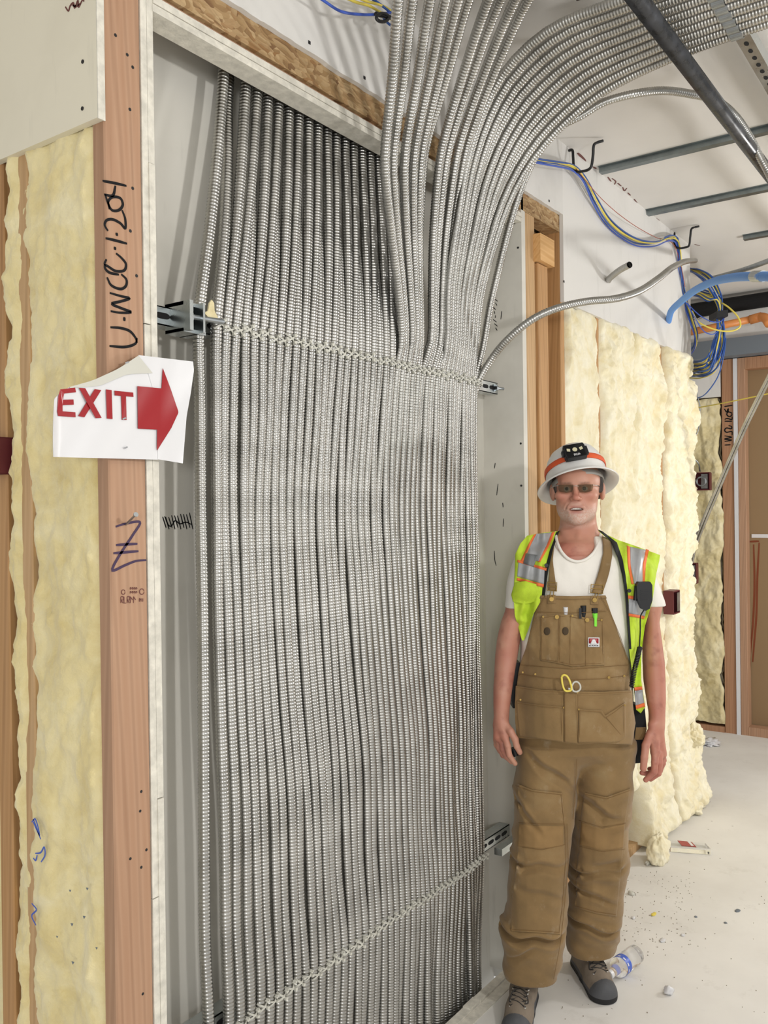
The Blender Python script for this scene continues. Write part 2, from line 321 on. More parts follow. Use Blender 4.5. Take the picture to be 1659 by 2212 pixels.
for q in ((898, 830), (938, 1078), (905, 1190), (915, 2000), (835, 1135), (905, 705)):
    p = W(q[0]/2.963, 1472+q[1]/2.963, Y=-.0005); m.tube([p, p+[0, .001, 0]], .0030, 8)
m.out('nail_holes', 'screw', st, kind='stuff')
m = MB(); a = W(272, 1133, Y=-.001); b = W(293, 1112, Y=-.045); m.tube([a, b], .0022, 8); d_ = (b-a)/np.linalg.norm(b-a); m.tube([b, b+d_*.002], .005, 10)
m.out('nail', 'galvanized', label='bent nail half driven into the stud above the purple mark', cat='nail')
stud('stud', XL, XS, .262, .300, 0, ZC, 'fir_tan', 'tan stud edge showing between the two left insulation batts')
stud('stud', XL, XS, .352, .402, 0, ZC, 'fir_orange', 'orange-brown stud at the left frame edge beyond the ragged flap')
MB().box(XL-.0, XL+.089, .0385, 3.0, 0, .038).out('bottom_plate', 'fir_tan', label='bottom plate of the left insulated wall', cat='lumber')
MB().box(XL+.091, XL+.103, .04, 3.0, 0, ZC).out('wall_left_sheathing', 'fir_orange', kind='structure')
# left upper drywall
yb = [-.002, 3.0]; m = MB().box(XL-.0162, XL-.0002, -.002, 3.0, 2.378, ZC); wl = struct('wall_left_upper', m, 'drywall_cream')
m = MB(); m.box(XL-.0165, XL+.0, -.0045, -.0021, 2.376, ZC); m.out('paper_edge', 'gypsum_edge', wl)
m = MB()
for q in ((530, 395), (528, 695)):
    p = W(q[0]/2.963, q[1]/2.963, X=XL-.0164); m.tube([p, p+[-.0012, 0, 0]], .004, 10)
m.out('screw_heads', 'screw', wl)
strokes('marker_writing', [[(420, 45), (440, 70), (450, 40), (470, 20), (480, 50), (500, 5), (505, 45), (530, 0), (540, 10)], [(465, 35), (490, 40), (515, 25)]], 'ink_brown', wl, .004, dict(X=XL-.0163), (-1, 0, 0), q1)
# right jamb framing
stud('stud', XR+.0325, 2.975, -.001, .037, 0, ZH+.045, 'fir_tan', 'pale stud standing just right of the conduit recess side wall')
stud('stud', 2.977, 3.062, -.012, .03, 0, 2.52, 'fir_orange', 'knotty trimmer stud lit bright beside the man hard hat')
MB().box(2.962, 3.085, -.03, .03, 2.525, 2.625).out('header_block', 'fir_horizontal', label='short wood block capping the trimmer stud under the drywall corner', cat='lumber')
stud('stud', 3.2, 3.238, .0, .089, 0, 2.70, 'fir_orange', 'darker stud in the gap right of the trimmer, its side showing')
stud('stud', 3.063, 3.2, .089, .12, 0, 2.70, 'fir_orange', 'wide board at the back of the gap beside the trimmer')
for x, lb in ((3.585, 'thin stud edge behind the pale batts right of the hard hat'), (4.415, 'narrow stud edge between the last two pale batts by the corner'), (4.835, 'end stud buried under ragged insulation at the corridor corner')):
    stud('stud', x-.019, x+.019, 0, .089, 0, 2.45, 'fir_orange', lb)
MB().box(3.0, WBX, -.002, .089, 0, .038).out('bottom_plate', 'fir_tan', label='wood bottom plate on the floor beside the man left leg', cat='lumber')
MB().box(2.9, WBX, .12, .136, 0, ZC).out('wall_right_backing', 'drywall_shaft', kind='structure')
MB().box(3.0, 3.03, -.03, -.003, 0, .038).out('plate_block', 'fir_tan', label='small wood offcut against the bottom plate', cat='lumber')
# far wall
XF = 6.4
m = MB().box(XF+.1, XF+.12, -3, 3.4, 0, ZC); struct('wall_far', m, 'kraft_board')
m = MB().box(XF-.08, XF+.09, -3, 3.4, 2.76, ZC-.09); struct('wall_far_upper', m, 'drywall')
m = MB().box(XF-.12, XF+.08, -3, 3.4, 2.635, 2.755); m.out('steel_beam', 'beam_grey', label='grey painted beam across the far wall under the orange pipe', cat='beam')
def farY(u, v=1200): return W(u, v, X=XF)[1]
yA, yB, yC, yD = farY(1562), farY(1588), farY(1596.5), farY(1613)
stud('stud', XF, XF+.09, yB, yA, 0, 2.63, 'fir_far', 'far stud with black handwriting beyond the corridor')
fs = bpy.context.scene.objects[-1] if False else [o for o in COL.objects if o.get('label', '').startswith('far stud with')][0]
q5 = lambda p: (1540+p[0]/6.504, 860+p[1]/6.504)
strokes('marker_writing', [[(160, 120), (215, 110), (275, 100)], [(160, 150), (195, 195), (215, 150), (215, 200)], [(270, 210), (215, 195), (195, 230), (230, 260), (265, 240), (265, 215)], [(270, 260), (265, 300), (200, 285), (165, 300)], [(165, 325), (270, 325)],
   [(220, 385), (262, 400), (260, 430), (190, 420), (165, 450), (190, 480), (265, 470), (270, 520)], [(165, 530), (262, 550), (165, 575), (262, 590), (165, 610)], [(165, 660), (250, 655)]], 'ink_black', fs, .009, dict(X=XF), (-1, 0, 0), q5)
MB().box(XF-.01, XF+.09, yC, yB-.001, 0, 2.63).out('gypsum_strip', 'white_vinyl', label='white gypsum edge strip between the two far studs', cat='drywall')
stud('stud', XF-.0, XF+.09, yD, yC-.001, 0, 2.63, 'fir_red', 'reddish far stud framing the brown board panel')
MB().box(XF, XF+.09, -3, yD-.001, 0, .06).out('bottom_plate', 'fir_red', label='far bottom plate under the brown board panel', cat='lumber')
MB().box(XF, XF+.09, -3, yD-.001, 2.55, 2.63).out('top_plate', 'fir_far', label='far top plate under the grey beam', cat='lumber')
MB().box(XF+.095, XF+.0995, -3, farY(1617), 1.375, 1.40).out('seam_strip', 'white_vinyl', label='thin white horizontal seam on the brown far panel', cat='drywall')
m = MB(); V0 = []
strokes('rust_stain', [[(1628, 1176), (1630, 1260), (1627, 1340), (1620, 1420)], [(1640, 1172), (1636, 1250), (1634, 1330), (1630, 1380), (1626, 1430)], [(1618, 1170), (1640, 1169)]], 'primer_rust', None, .014, dict(X=XF+.1), (-1, 0, 0), label='brown drip stains on the far board below the white seam', cat='stain')
m = MB().box(XF-.03, XF-.012, yA+.001, 3.3, 2.37, 2.76); struct('wall_far_band', m, 'drywall')
MB().box(XF-.005, XF+.09, yA+.002, 3.3, 0, .04).out('bottom_plate', 'fir_far', label='far bottom plate under the shadowed insulation', cat='lumber')
# ------------------------------------------------------------------ conduits
OD = .0275
def conduit(P, label, group=None, name='flexible_conduit', R=.0137, pitch=.0084, smooth_n=90, mat='conduit_steel'):
    V, Fc = corrugated(spline(P, smooth_n), R, pitch)
    return obj(name, V, Fc, mat, label=label, cat='conduit', group=group, smooth=True)
ZU, ZL = 2.045, .43
def sway(z, i, amp):
    k = math.sin(math.pi*min(1, i/40))**.7
    return k*np.interp(z, [-.6, .0, .43, .9, 1.25, 1.6, 2.05, 2.3], [.02, .03, .045, .025, -.018, -.045, 0, 0])*amp
XM0, SP = 1.372, .0302
def matpath(x0, i, y0, z_hi=ZU):
    zs = [-.55, -.2, .1, ZL, .65, .9, 1.15, 1.4, 1.62, 1.85, z_hi]; P = []
    for z in zs:
        s = 0 if abs(z-ZU) < .01 or abs(z-ZL) < .01 else 1
        jx = s*(.010*fbm(i*.22, z*1.7, 5.0, 2)+.0035*fbm(i*.9, z*1.9, 7.0, 2)); jy = s*.010*abs(fbm(i*1.3, z*1.5, 9.0, 2))*2
        if z < 0.3: jx *= 3.2; jy *= 2.0
        P.append((x0+sway(z, i, 1)+jx, y0+jy, z))
    return P
def lab(kind): return kind
YM = .042
for i in range(25):
    x0 = XM0+i*SP; y0 = YM+(.012 if i == 0 else 0); P = matpath(x0, i, y0)
    if i == 0: x0 -= .012; P = [(p[0]-.012, p[1], p[2]) for p in P]
    xt = 1.505+i*.0262+(0 if i else -.028); rr_ = i % 3 == 1; yt = .125 if rr_ else .085
    xt += 0 if i == 0 or rr_ else (.0065 if i % 3 == 2 else -.0065)*-1
    P += [(x0+(xt-x0)*.35, y0+(yt-y0)*.22, 2.25), (x0+(xt-x0)*.7, y0+(yt-y0)*.6, 2.45), (xt, yt, 2.65), (xt+(xt-x0)*.3, yt, 2.98)]
    lb = 'steel conduit rising behind the header, %s from the left edge of the mat' % nth(i+1)
    if i == 0: lb = 'leftmost steel conduit of the mat, standing apart beside the grey recess wall'; g = None
    else: g = 'conduits rising behind the header'
    conduit(P, lb, g)
# conduits bending out in front of the header and running up
def wp(u, v, Y): return W(u, v, Y=CAM[1]*0+Y)
LFT = [wp(868, 735, .03), wp(862, 641, .0), wp(846, 506, -.05), wp(832, 371, -.11), wp(834, 304, -.14), wp(848, 169, -.21), wp(860, 0, -.30), wp(885, -190, -.40)]
RGT = [wp(961, 735, .035), wp(965, 641, .02), wp(976, 506, -.02), wp(997, 371, -.09), wp(1012, 304, -.13), wp(1064, 165, -.25), wp(1140, 0, -.42), wp(1230, -120, -.60)]
def deep(P, k): return P
NA = 10
for j in range(NA):
    f = j/(NA-1); back = j == 5; x0 = XM0+(25+(j-(j > 5)-(.5 if back else 0))*.915)*SP; y0 = YM+(.03 if back else 0)
    if back: y0 = YM+.029
    P = matpath(x0, 24+j, y0)
    w = [LFT[k]*(1-f)+RGT[k]*f for k in range(8)]
    fs_ = [f**.95]*7
    for k in range(8):
        q = w[k].copy(); 
        if back: q[1] += .027*(1 if k < 5 else .6); q[2] += .006
        elif j % 3 == 1: q[1] += .006
        P.append(tuple(q))
    lb = 'steel conduit running up in front of the header, %s from the left in that fan' % nth(j+1)
    g = 'conduits running up in front of the header'
    if j == 0: lb = 'first steel conduit crossing in front of the drywall header, left edge of the upward fan'; g = None
    conduit(P, lb, g)
for k in range(4):
    x0 = XM0+(25.2+k*1.0)*SP; P = matpath(x0, 25+k, YM+.030)+[(x0-.01, .085, 2.3), (x0-.03+.01*k, .105, 2.5), (x0-.04+.012*k, .115, 2.68), (x0-.04+.012*k, .12, 2.98)]
    conduit(P, 'dim steel conduit deep in the recess behind the upward fan, %s from the left' % nth(k+1), 'rear conduits behind the upward fan')
# conduits curving right along the ceiling
NB = 10
lowP = [(.03, 2.14), (.005, 2.32), (-.055, 2.50), (-.105, 2.61), (-.18, 2.715), (-.28, 2.80), (-.42, 2.872), (-.60, 2.91), (-.82, 2.926), (-1.15, 2.93), (-1.6, 2.93)]
hiP = [(.02, 2.14), (-.005, 2.32), (-.06, 2.52), (-.11, 2.66), (-.18, 2.78), (-.27, 2.865), (-.42, 2.918), (-.60, 2.928), (-.82, 2.928), (-1.15, 2.93), (-1.6, 2.93)]
for j in range(NB):
    f = j/(NB-1); back = j in (3, 7); x0 = XM0+(25+(9+j-(j > 3)-(j > 7)-(.5 if back else 0))*.915)*SP; y0 = YM+(.029 if back else 0); P = matpath(x0, 33+j*.8, y0)
    xtop = 2.215+j*.0385; n = len(lowP)
    for k in range(n):
        a, b = lowP[k], hiP[k]; y = b[0]*(1-f)+a[0]*f; z = b[1]*(1-f)+a[1]*f; g_ = min(1, k/6.0); x = x0*(1-g_)+xtop*g_
        if back: kk = max(0, 1-k/6.0); y += .022*kk; z -= .0
        P.append((x, y, z))
    lb = 'steel conduit strapped along the ceiling, %s from the top of the curving sweep' % nth(j+1)
    g = 'conduits curving right along the ceiling'
    if j == NB-1: lb = 'outermost lower steel conduit of the ceiling sweep, nearest the wire hooks'; g = None
    if j == 0: lb = 'innermost upper steel conduit of the ceiling sweep, beside the upward fan'; g = None
    conduit(P, lb, g)
# arch conduit
P = matpath(XM0+(25+17*.915)*SP, 41, YM+.004)+[(2.625, .03, 2.16), (2.635, -.005, 2.34), tuple(W(1128, 400, D=2.86)), tuple(W(1190, 288, D=2.8)), tuple(W(1258, 248, D=2.78)), tuple(W(1301, 222, D=2.77)), tuple(W(1369, 203, D=2.76)), tuple(W(1430, 196, D=2.78)), tuple(W(1487, 202, D=2.82)),
    tuple(W(1548, 218, D=2.88)), tuple(W(1590, 252, D=2.95)), tuple(W(1622, 300, D=3.02)), tuple(W(1642, 340, D=3.05)), tuple(W(1668, 392, D=3.05)), tuple(W(1700, 480, D=3.05))]
conduit(P, 'single steel conduit arching below the ceiling behind the black pipe', smooth_n=160, R=.0132)
# loose conduit leaving the strut end toward the wires
P = [(2.592, .085, 1.2), (2.585, .06, 1.6), tuple(W(1018, 905, D=3.0)), tuple(W(1030, 832, D=2.97)), tuple(W(1062, 775, D=2.95)), tuple(W(1100, 730, D=2.9)), tuple(W(1150, 690, D=2.87)), tuple(W(1200, 667, D=2.87)), tuple(W(1262, 652, D=2.9)), tuple(W(1330, 645, D=2.95)), tuple(W(1378, 630, D=3.05)), tuple(W(1420, 603, D=3.25)), tuple(W(1452, 578, D=3.5)), tuple(W(1480, 565, D=3.9)), tuple(W(1502, 563, D=4.5))]
conduit(P, 'single loose steel conduit curving from the strut end to the drywall corner', smooth_n=140, R=.0128)
P = [(2.60+.03, .07, .2), (2.60+.04, .075, .43), (2.615, .07, .8), (2.605, .09, 1.2), (2.60, .07, 1.5), (2.59, .08, 1.9), (2.60, .08, 2.1)]
# short stub in the wall
V, Fc = corrugated(spline([W(1314, 606, Y=-.010), W(1318, 600, Y=-.05), W(1338, 584, Y=-.11), W(1360, 572, Y=-.17)], 30), .0135, .0100)
t = empty('conduit_stub', W(1314, 606, Y=-.016), 'short cut stub of steel conduit poking out of the white drywall', 'conduit')
obj('armor', V, Fc, 'conduit_steel', t, smooth=True); P = [W(1358.5, 572.5, Y=-.169), W(1361, 571.5, Y=-.173)]; MB().tube(P, .0095, 12).out('dark_bore', 'void', t)
# leaning pair on the right
for k, (du, lb) in enumerate(((0, 'left one of the two thin armored cables leaning up at the right edge'), (6.5, 'right one of the two thin armored cables leaning up at the right edge'))):
    P = [W(1489+du, 1215, D=5.0), W(1496+du, 1180, D=4.95), W(1550+du, 1050, D=4.7), W(1602+du, 930, D=4.5), W(1650+du, 832, D=4.3), W(1700+du, 735, D=4.1)]
    conduit(P, lb, name='armored_cable', R=.0082, pitch=.0082, smooth_n=60)
P = [W(1480, 700, D=6.1), W(1530, 680, D=6.05), W(1600, 668, D=6.0), W(1670, 656, D=5.95)]
conduit(P, 'far thin armored cable running under the dark pipe across the corridor', name='armored_cable', R=.009, pitch=.012, smooth_n=30)
P = [W(1530, 603, D=5.4), W(1580, 590, D=4.9), W(1620, 578, D=4.5), W(1680, 556, D=4.2)]
conduit(P, 'dull grey flexible conduit near the ceiling above the blue tube', name='flexible_conduit', R=.013, pitch=.011, smooth_n=40, mat='galvanized')
# ------------------------------------------------------------------ struts
def strut(x0, x1, y, z, label, ends=None, slots=True, boltL=False, boltR=False):
    t = empty('strut_channel', ((x0+x1)/2, y, z-.02), label, 'strut')
    m = MB(); th = .0025
    m.box(x0, x1, y, y+th, z-.0205, z+.0205); m.box(x0, x1, y, y+.041, z+.0205-th, z+.0205); m.box(x0, x1, y, y+.041, z-.0205, z-.0205+th); m.out('channel', 'strut_zinc', t)
    if slots:
        m = MB(); x = x0+.03
        while x < x1-.02:
            P = [(x+.014*math.cos(a)+(.007 if math.cos(a) > 0 else -.007), y-.0006, z+.0070*math.sin(a)) for a in np.linspace(0, 2*math.pi, 17)[:-1]]; m.prism(P, (0, .0005, 0)); x += .05
        m.out('slots', 'void', t)
    return t
t = strut(XJ+.001, 2.815, YM+.034, ZU-.0, 'upper zinc strut channel behind the conduits with slots and end bolts')
def bolt(t, c, d, ln, r):
    c = np.array(c, float); d = np.array(d, float); m = MB(); m.tube([c, c+d*.01], r*1.9, 6); m.tube([c, c+d*ln], r, 10); m.tube([c-d*.003, c], r*2.6, 16); return m.out('bolt', 'galvanized', t)
m = MB(); p = W(398, 700, Y=YM-.005); q = W(430, 706, Y=YM-.01)
m.box(p[0]-.006, p[0]+.004, YM-.03, YM+.05, ZU-.035, ZU+.030); m.box(p[0]-.006, q[0]+.02, YM-.01, YM+.05, ZU+.022, ZU+.030); m.box(p[0]-.006, q[0]+.02, YM-.01, YM+.05, ZU-.036, ZU-.028); m.box(q[0]-.006, q[0]+.0, YM-.03, YM+.05, ZU-.036, ZU+.03)
m.out('bracket', 'strut_zinc', t); bolt(t, (p[0]+.004, YM-.012, ZU-.002), (1, -.12, .02), .095, .006); bolt(t, (2.79, YM+.03, ZU), (1, -.3, 0), .04, .005)
t = strut(XJ+.001, 2.866, YM+.034, ZL, 'lower zinc strut channel low behind the conduits, its end showing beside the man')
m = MB(); m.box(2.66, 2.866, -.002, .028, ZL-.012, ZL+.012); m.out('rail', 'strut_zinc', t)
p = W(415, 2185, Y=YM); m = MB(); m.box(p[0]-.02, p[0]+.03, YM-.02, YM+.03, ZL-.03, ZL+.03); m.out('bracket', 'strut_zinc', t); bolt(t, (p[0]+.02, YM-.02, ZL-.01), (1, -.2, .02), .07, .006)
# ceiling strut over the sweep with conduit strap
ys = -.82
t = empty('ceiling_strut', (2.8, ys, 2.99), 'slotted zinc strut on the ceiling carrying the swept conduits, top right', 'strut')
m = MB(); m.box(2.12, 4.3, ys-.0205, ys+.0205, 2.944, 2.947); m.box(2.12, 4.3, ys-.0205, ys-.018, 2.947, 2.985); m.box(2.12, 4.3, ys+.018, ys+.0205, 2.947, 2.985); m.out('channel', 'strut_zinc', t)
m = MB(); x = 2.62
while x < 4.2: m.prism([(x+.013*math.cos(a), ys+.0065*math.sin(a), 2.9436) for a in np.linspace(0, 2*math.pi, 13)[:-1]], (0, 0, -.0004)); x += .05
m.out('slots', 'void', t)
for j in range(NB):
    x = 2.215+j*.0385; zc = 2.928; m = MB(); P = [(x+.0175*math.cos(a), zc-.0005+.0175*math.sin(a)) for a in np.linspace(math.pi*.98, math.pi*2.02, 14)]
    P = [(x-.0195, 2.944)]+P+[(x+.0195, 2.944)]
    for (xa, za), (xb, zb) in zip(P[:-1], P[1:]): m.obox(((xa+xb)/2, ys, (za+zb)/2), ((xb-xa)/2, 0, (zb-za)/2), (0, .016, 0), np.array([-(zb-za), 0, xb-xa])/(math.hypot(xb-xa, zb-za)+1e-9)*.001)
    m.out('conduit_strap', 'galvanized', t)
# ------------------------------------------------------------------ cable ties on the mat
def tie_mesh(v=0):
    m = MB(); R = .0158
    for s in (1, -1):
        P = []
        for a in np.linspace(-1.25, 1.25, 9): P.append((R*math.sin(a), -R*math.cos(a)*1.02-(.0012 if s > 0 else 0), s*a*.0105))
        P = np.array(P)
        for k in range(8):
            c = (P[k]+P[k+1])/2; d = (P[k+1]-P[k])/2; n_ = np.array([c[0], c[1], 0]); n_ /= np.linalg.norm(n_); w_ = np.cross(d/np.linalg.norm(d), n_); m.obox(c, d*1.05, w_*.0027, n_*.0007)
    return m
m1 = tie_mesh(); hd = MB(); hd.obox((.011, -.0165, .0115), (.0042, 0, .002), (0, .0035, 0), (-.002, 0, .0042)); hd.obox((.0125, -.0155, -.010), (.004, 0, -.001), (0, .003, 0), (.001, 0, .004)); hd.tube([(.011, -.018, .012), (.0085, -.024, .018)], .0013, 5)
base_tie = None
def place_tie(x, y, z, tilt, label, group):
    global base_tie
    if base_tie is None:
        t = empty('cable_tie', (0, 0, 0), label, 'cable tie', group); m1.out('strap', 'nylon', t); hd.out('tie_head', 'nylon', t); base_tie = t; r = t
    else:
        r = base_tie.copy(); COL.objects.link(r)
        for c in base_tie.children:
            cc = c.copy(); COL.objects.link(cc); cc.parent = r
    r['label'] = label; r['group'] = group; r.scale = (.95, .97, RNG.uniform(.6, .95)); r.location = (x, y, z); r.rotation_euler = (0, tilt, 0); return r
gx = [XM0+i*SP for i in range(25)]+[XM0+(25+j*.915)*SP for j in range(18)]
for n_, z0, gl, lb in ((0, ZU, 'cable ties along the upper strut', 'pale nylon cable tie along the upper strut, %s from the left'), (1, ZL, 'cable ties along the lower strut', 'pale nylon cable tie along the lower strut, %s from the left')):
    for k, x in enumerate(gx):
        if k == 0: continue
        place_tie(x+(sway(ZL, min(k, 40), 1) if n_ else 0), YM, z0+RNG.uniform(-.006, .006)-(.006 if n_ == 0 else 0), RNG.uniform(-.25, .25), lb % nth(k), gl)
t = empty('rag_scrap', W(452, 672, Y=.03), 'frayed yellowish scrap caught above the strut bolt', 'scrap')
P = [W(*q, Y=.028) for q in ((447, 672), (450, 655), (455, 648), (460, 655), (461, 672), (470, 690), (468, 697), (455, 690), (446, 684), (438, 676))]; MB().prism(P, (.0, -.004, 0)).out('cloth', 'insulation_far', t)
# ------------------------------------------------------------------ insulation
def batt(name, a0, a1, z0, z1, base, depth, axis, mat, label, seed, rag=(.01, .01), wav=.02, droop=0, na=None, fluff=1.0):
    """bulging batt; axis 'y' lies on a plane x=base bulging to -x, 'x' on plane y=base bulging to -y"""
    na = na or max(24, int((a1-a0)/.0055)); nz = int((z1-z0)/.0065); A, Z = np.meshgrid(np.linspace(0, 1, na), np.linspace(0, 1, nz), indexing='ij'); zz = z0+(z1-z0)*Z
    l = a0+rag[0]*fbm(zz*5, seed, 0, 4)*2; r = a1+rag[1]*fbm(zz*5, seed+9, 0, 4)*2.2+rag[1]*.35*fbm(zz*24, seed+5, 0, 3)*2; aa = l+(r-l)*A
    e = np.clip(np.minimum(A, 1-A)*(a1-a0)/.03, 0, 1); e = np.sqrt(1-(1-e)**2); ez = np.clip(np.minimum(Z, 1-Z)*(z1-z0)/.04, 0, 1); ez = np.sqrt(1-(1-ez)**2)
    n1 = fbm(aa*9+seed, zz*5, seed, 3, seed); n2 = fbm(aa*28+seed, zz*20, seed, 4, seed+3); n3 = -np.abs(fbm(aa*7+seed*3, zz*2.2, seed+1, 3, seed+7))
    n4 = fbm(aa*85, zz*75, seed, 3, seed+11)
    h = (depth*(.55+.45*e)*1.0+wav*(n1*1.1+n3*1.0)+.007*fluff*n2*1.6+.0032*fluff*n4)*(.25+.75*e*ez)+droop*np.clip(1-zz/.5, 0, 1)**2
    dz = .010*fbm(aa*14, zz*9, 2.0, 3, seed+1); P = np.stack([base-h, aa, zz+dz], -1) if axis == 'y' else np.stack([aa, base-h, zz+dz], -1)
    i = np.arange(na-1)[:, None]*nz; j = np.arange(nz-1)[None, :]; Fc = np.stack([i+j, i+nz+j, i+nz+j+1, i+j+1], -1).reshape(-1, 4)
    if axis == 'y': Fc = Fc[:, ::-1]
    # closed back
    N = na*nz; Bk = P.reshape(-1, 3).copy()
    if axis == 'y': Bk[:, 0] = base+.06
    else: Bk[:, 1] = base+.06
    V = np.vstack([P.reshape(-1, 3), Bk]); E = []
    for k in range(nz-1): E += [(k, k+1, N+k+1, N+k), ((na-1)*nz+k+1, (na-1)*nz+k, N+(na-1)*nz+k, N+(na-1)*nz+k+1)]
    for k in range(na-1): E += [((k+1)*nz, k*nz, N+k*nz, N+(k+1)*nz), (k*nz+nz-1, (k+1)*nz+nz-1, N+(k+1)*nz+nz-1, N+k*nz+nz-1)]
    return obj(name, V, np.vstack([Fc, np.array(E), Fc[:, ::-1]+N]), mat, label=label, cat='insulation', smooth=True)
I = 'insulation_batt'
batt(I, .036, .272, .02, 2.40, XL+.012, .020, 'y', 'insulation_yellow', 'tall yellow insulation batt left of the stud with black handwriting, behind the exit sign', 3, (.002, .014), .016)
batt(I, .286, .345, .02, 2.40, XL+.012, .022, 'y', 'insulation_yellow', 'ragged narrow flap of yellow batt at the far left edge of the photo', 5, (.010, .022), .012, na=40)
batt(I, .405, .80, .02, 2.40, XL+.02, .010, 'y', 'insulation_yellow', 'yellow batt past the last stud at the left frame edge', 6, (.01, .01), .012)
strokes('printed_marks', [[(215, 880), (245, 960), (262, 1010)], [(205, 900), (228, 880), (255, 985), (215, 900)], [(228, 1100), (262, 1095), (285, 1060), (290, 1110), (265, 1155)], [(215, 1130), (230, 1145), (240, 1110)], [(205, 1420), (235, 1460), (205, 1500), (232, 1560)]], 'wire_light_blue', None, .0035, dict(X=XL-.022), (-1, 0, 0), lambda p: (p[0]/2.963, 1472+p[1]/2.963), label='faded blue print marks on the yellow batt near the bottom left', cat='marking')
m = MB()
for q in ((450, 1335), (560, 1322), (540, 1503), (462, 1550), (367, 1630), (620, 1703), (468, 1795)):
    p = W(q[0]/2.963, 1472+q[1]/2.963, X=XL-.024); s_ = RNG.uniform(.0028, .0045); m.prism([p+[0, s_, 0], p+[0, -s_, s_*.3], p+[0, 0, -s_*1.2]], (-.001, 0, 0))
m.out('dark_specks', 'beam_grey', label='small dark triangular flecks on the left yellow batt', cat='debris', kind='stuff')
batt(I, 3.232, 3.578, .30, 2.43, .015, .030, 'x', 'insulation_pale', 'pale insulation batt right behind the hard hat', 11, (.006, .012), .020)
batt(I, 3.592, 3.99, .29, 2.43, .015, .045, 'x', 'insulation_pale', 'wide pale batt between the man head and the corner, puffing to the floor', 13, (.012, .014), .034, .02, fluff=1.7)
batt(I, 3.995, 4.40, .02, 2.43, .015, .045, 'x', 'insulation_pale', 'pale batt beside the man right shoulder in the photo, above the red box', 17, (.006, .018), .032, .09, fluff=1.8)
batt(I, 4.435, 4.90, .02, 2.43, .015, .055, 'x', 'insulation_pale', 'shaggy pale batt wrapping the corridor corner', 19, (.008, .05), .032, .09, fluff=2.2)
y1, y2 = W(1500, 1200, X=XF)[1], yA
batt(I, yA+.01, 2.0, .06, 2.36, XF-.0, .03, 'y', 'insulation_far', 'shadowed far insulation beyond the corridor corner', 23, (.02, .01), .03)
# fallen tuft of insulation by the plate
def blob(name, c, r, mat, label, cat, seed, amp=.25, n=28, freq=3, parent=None, flat=0):
    th, ph = np.meshgrid(np.linspace(0, np.pi, n), np.linspace(0, 2*np.pi, 2*n, endpoint=False), indexing='ij'); x, y, z = np.sin(th)*np.cos(ph), np.sin(th)*np.sin(ph), np.cos(th)
    k = 1+amp*fbm(x*freq+seed, y*freq, z*freq, 4, seed)*2; P = np.stack([c[0]+r[0]*x*k, c[1]+r[1]*y*k, c[2]+r[2]*z*k], -1)
    if flat is not None: P[..., 2] = np.maximum(P[..., 2], flat+.0005)
    i = np.arange(n-1)[:, None]*2*n; j = np.arange(2*n)[None, :]; j2 = (j+1) % (2*n); Fc = np.stack([i+j, i+2*n+j, i+2*n+j2, i+j2], -1).reshape(-1, 4)
    return obj(name, P.reshape(-1, 3), Fc, mat, parent, label=label, cat=cat, smooth=True)
p = W(1422, 1838, Z=.05); blob('insulation_tuft', p, (.07, .05, .075), 'insulation_pale', 'insulation tuft spilling onto the floor beside the bottom plate', 'insulation', 4, .16, 44, 2.2)
p = W(1500, 1590, D=4.7); blob('insulation_tuft', p, (.05, .05, .06), 'insulation_pale', 'yellow tuft sticking out of the corner batt at hand height', 'insulation', 8, .3, 40, 2.5, flat=None)
p = W(1485, 1740, Z=.03); blob('insulation_tuft', p, (.10, .07, .05), 'insulation_pale', 'torn tuft spreading on the floor at the corridor corner', 'insulation', 12, .3, 44, 3)
p = W(1530, 1603, Z=.01); blob('plastic_scrap', p, (.08, .06, .02), 'white_vinyl', 'crumpled white scrap on the far corridor floor', 'scrap', 31, .5, 20, 5)
# electrical boxes
def ebox(c, ax, w, h, label, mat='box_red', ring=False, out=(0, -1, 0)):
    t = empty('electrical_box', c, label, 'electrical box'); c = np.array(c, float); ax = np.array(ax, float); o_ = np.array(out, float); m = MB(); th = .003
    for s in (-1, 1): m.obox(c+ax*s*w/2, ax*th, o_*.025, (0, 0, h/2)); m.obox(c+np.array([0, 0, s*h/2]), ax*w/2, o_*.025, (0, 0, th))
    m.obox(c-o_*.024, ax*w/2, o_*.001, (0, 0, h/2)); m.out('box_shell', mat, t)
    m = MB(); m.obox(c+o_*.027+ax*w*.2, ax*w*.2, o_*.001, (0, 0, h*.42)); m.out('cover_plate', 'galvanized', t)
    if ring:
        P = [c+o_*.03+ax*.5*w*.55*math.cos(a)+np.array([0, 0, .5*w*.55*math.sin(a)]) for a in np.linspace(0, 2*math.pi, 25)]; MB().tube(P, .006, 6).out('ring', 'galvanized', t)
ebox(W(1451, 1300, Y=-.055), (1, 0, 0), .10, .11, 'dark red electrical box set in the pale batts beside the man shoulder')
ebox(W(1517, 1040, X=XF-.10), (0, -1, 0), .11, .12, 'dark red round-holed electrical box in the far insulation', ring=True, out=(-1, 0, 0))
ebox(W(1498, 1238, X=XF-.10), (0, -1, 0), .05, .14, 'small box low in the far insulation behind the corner batt', out=(-1, 0, 0))
ebox(W(-2, 985, X=XL-.01), (0, -1, 0), .035, .075, 'dark red box cut off by the left frame edge', out=(-1, 0, 0))
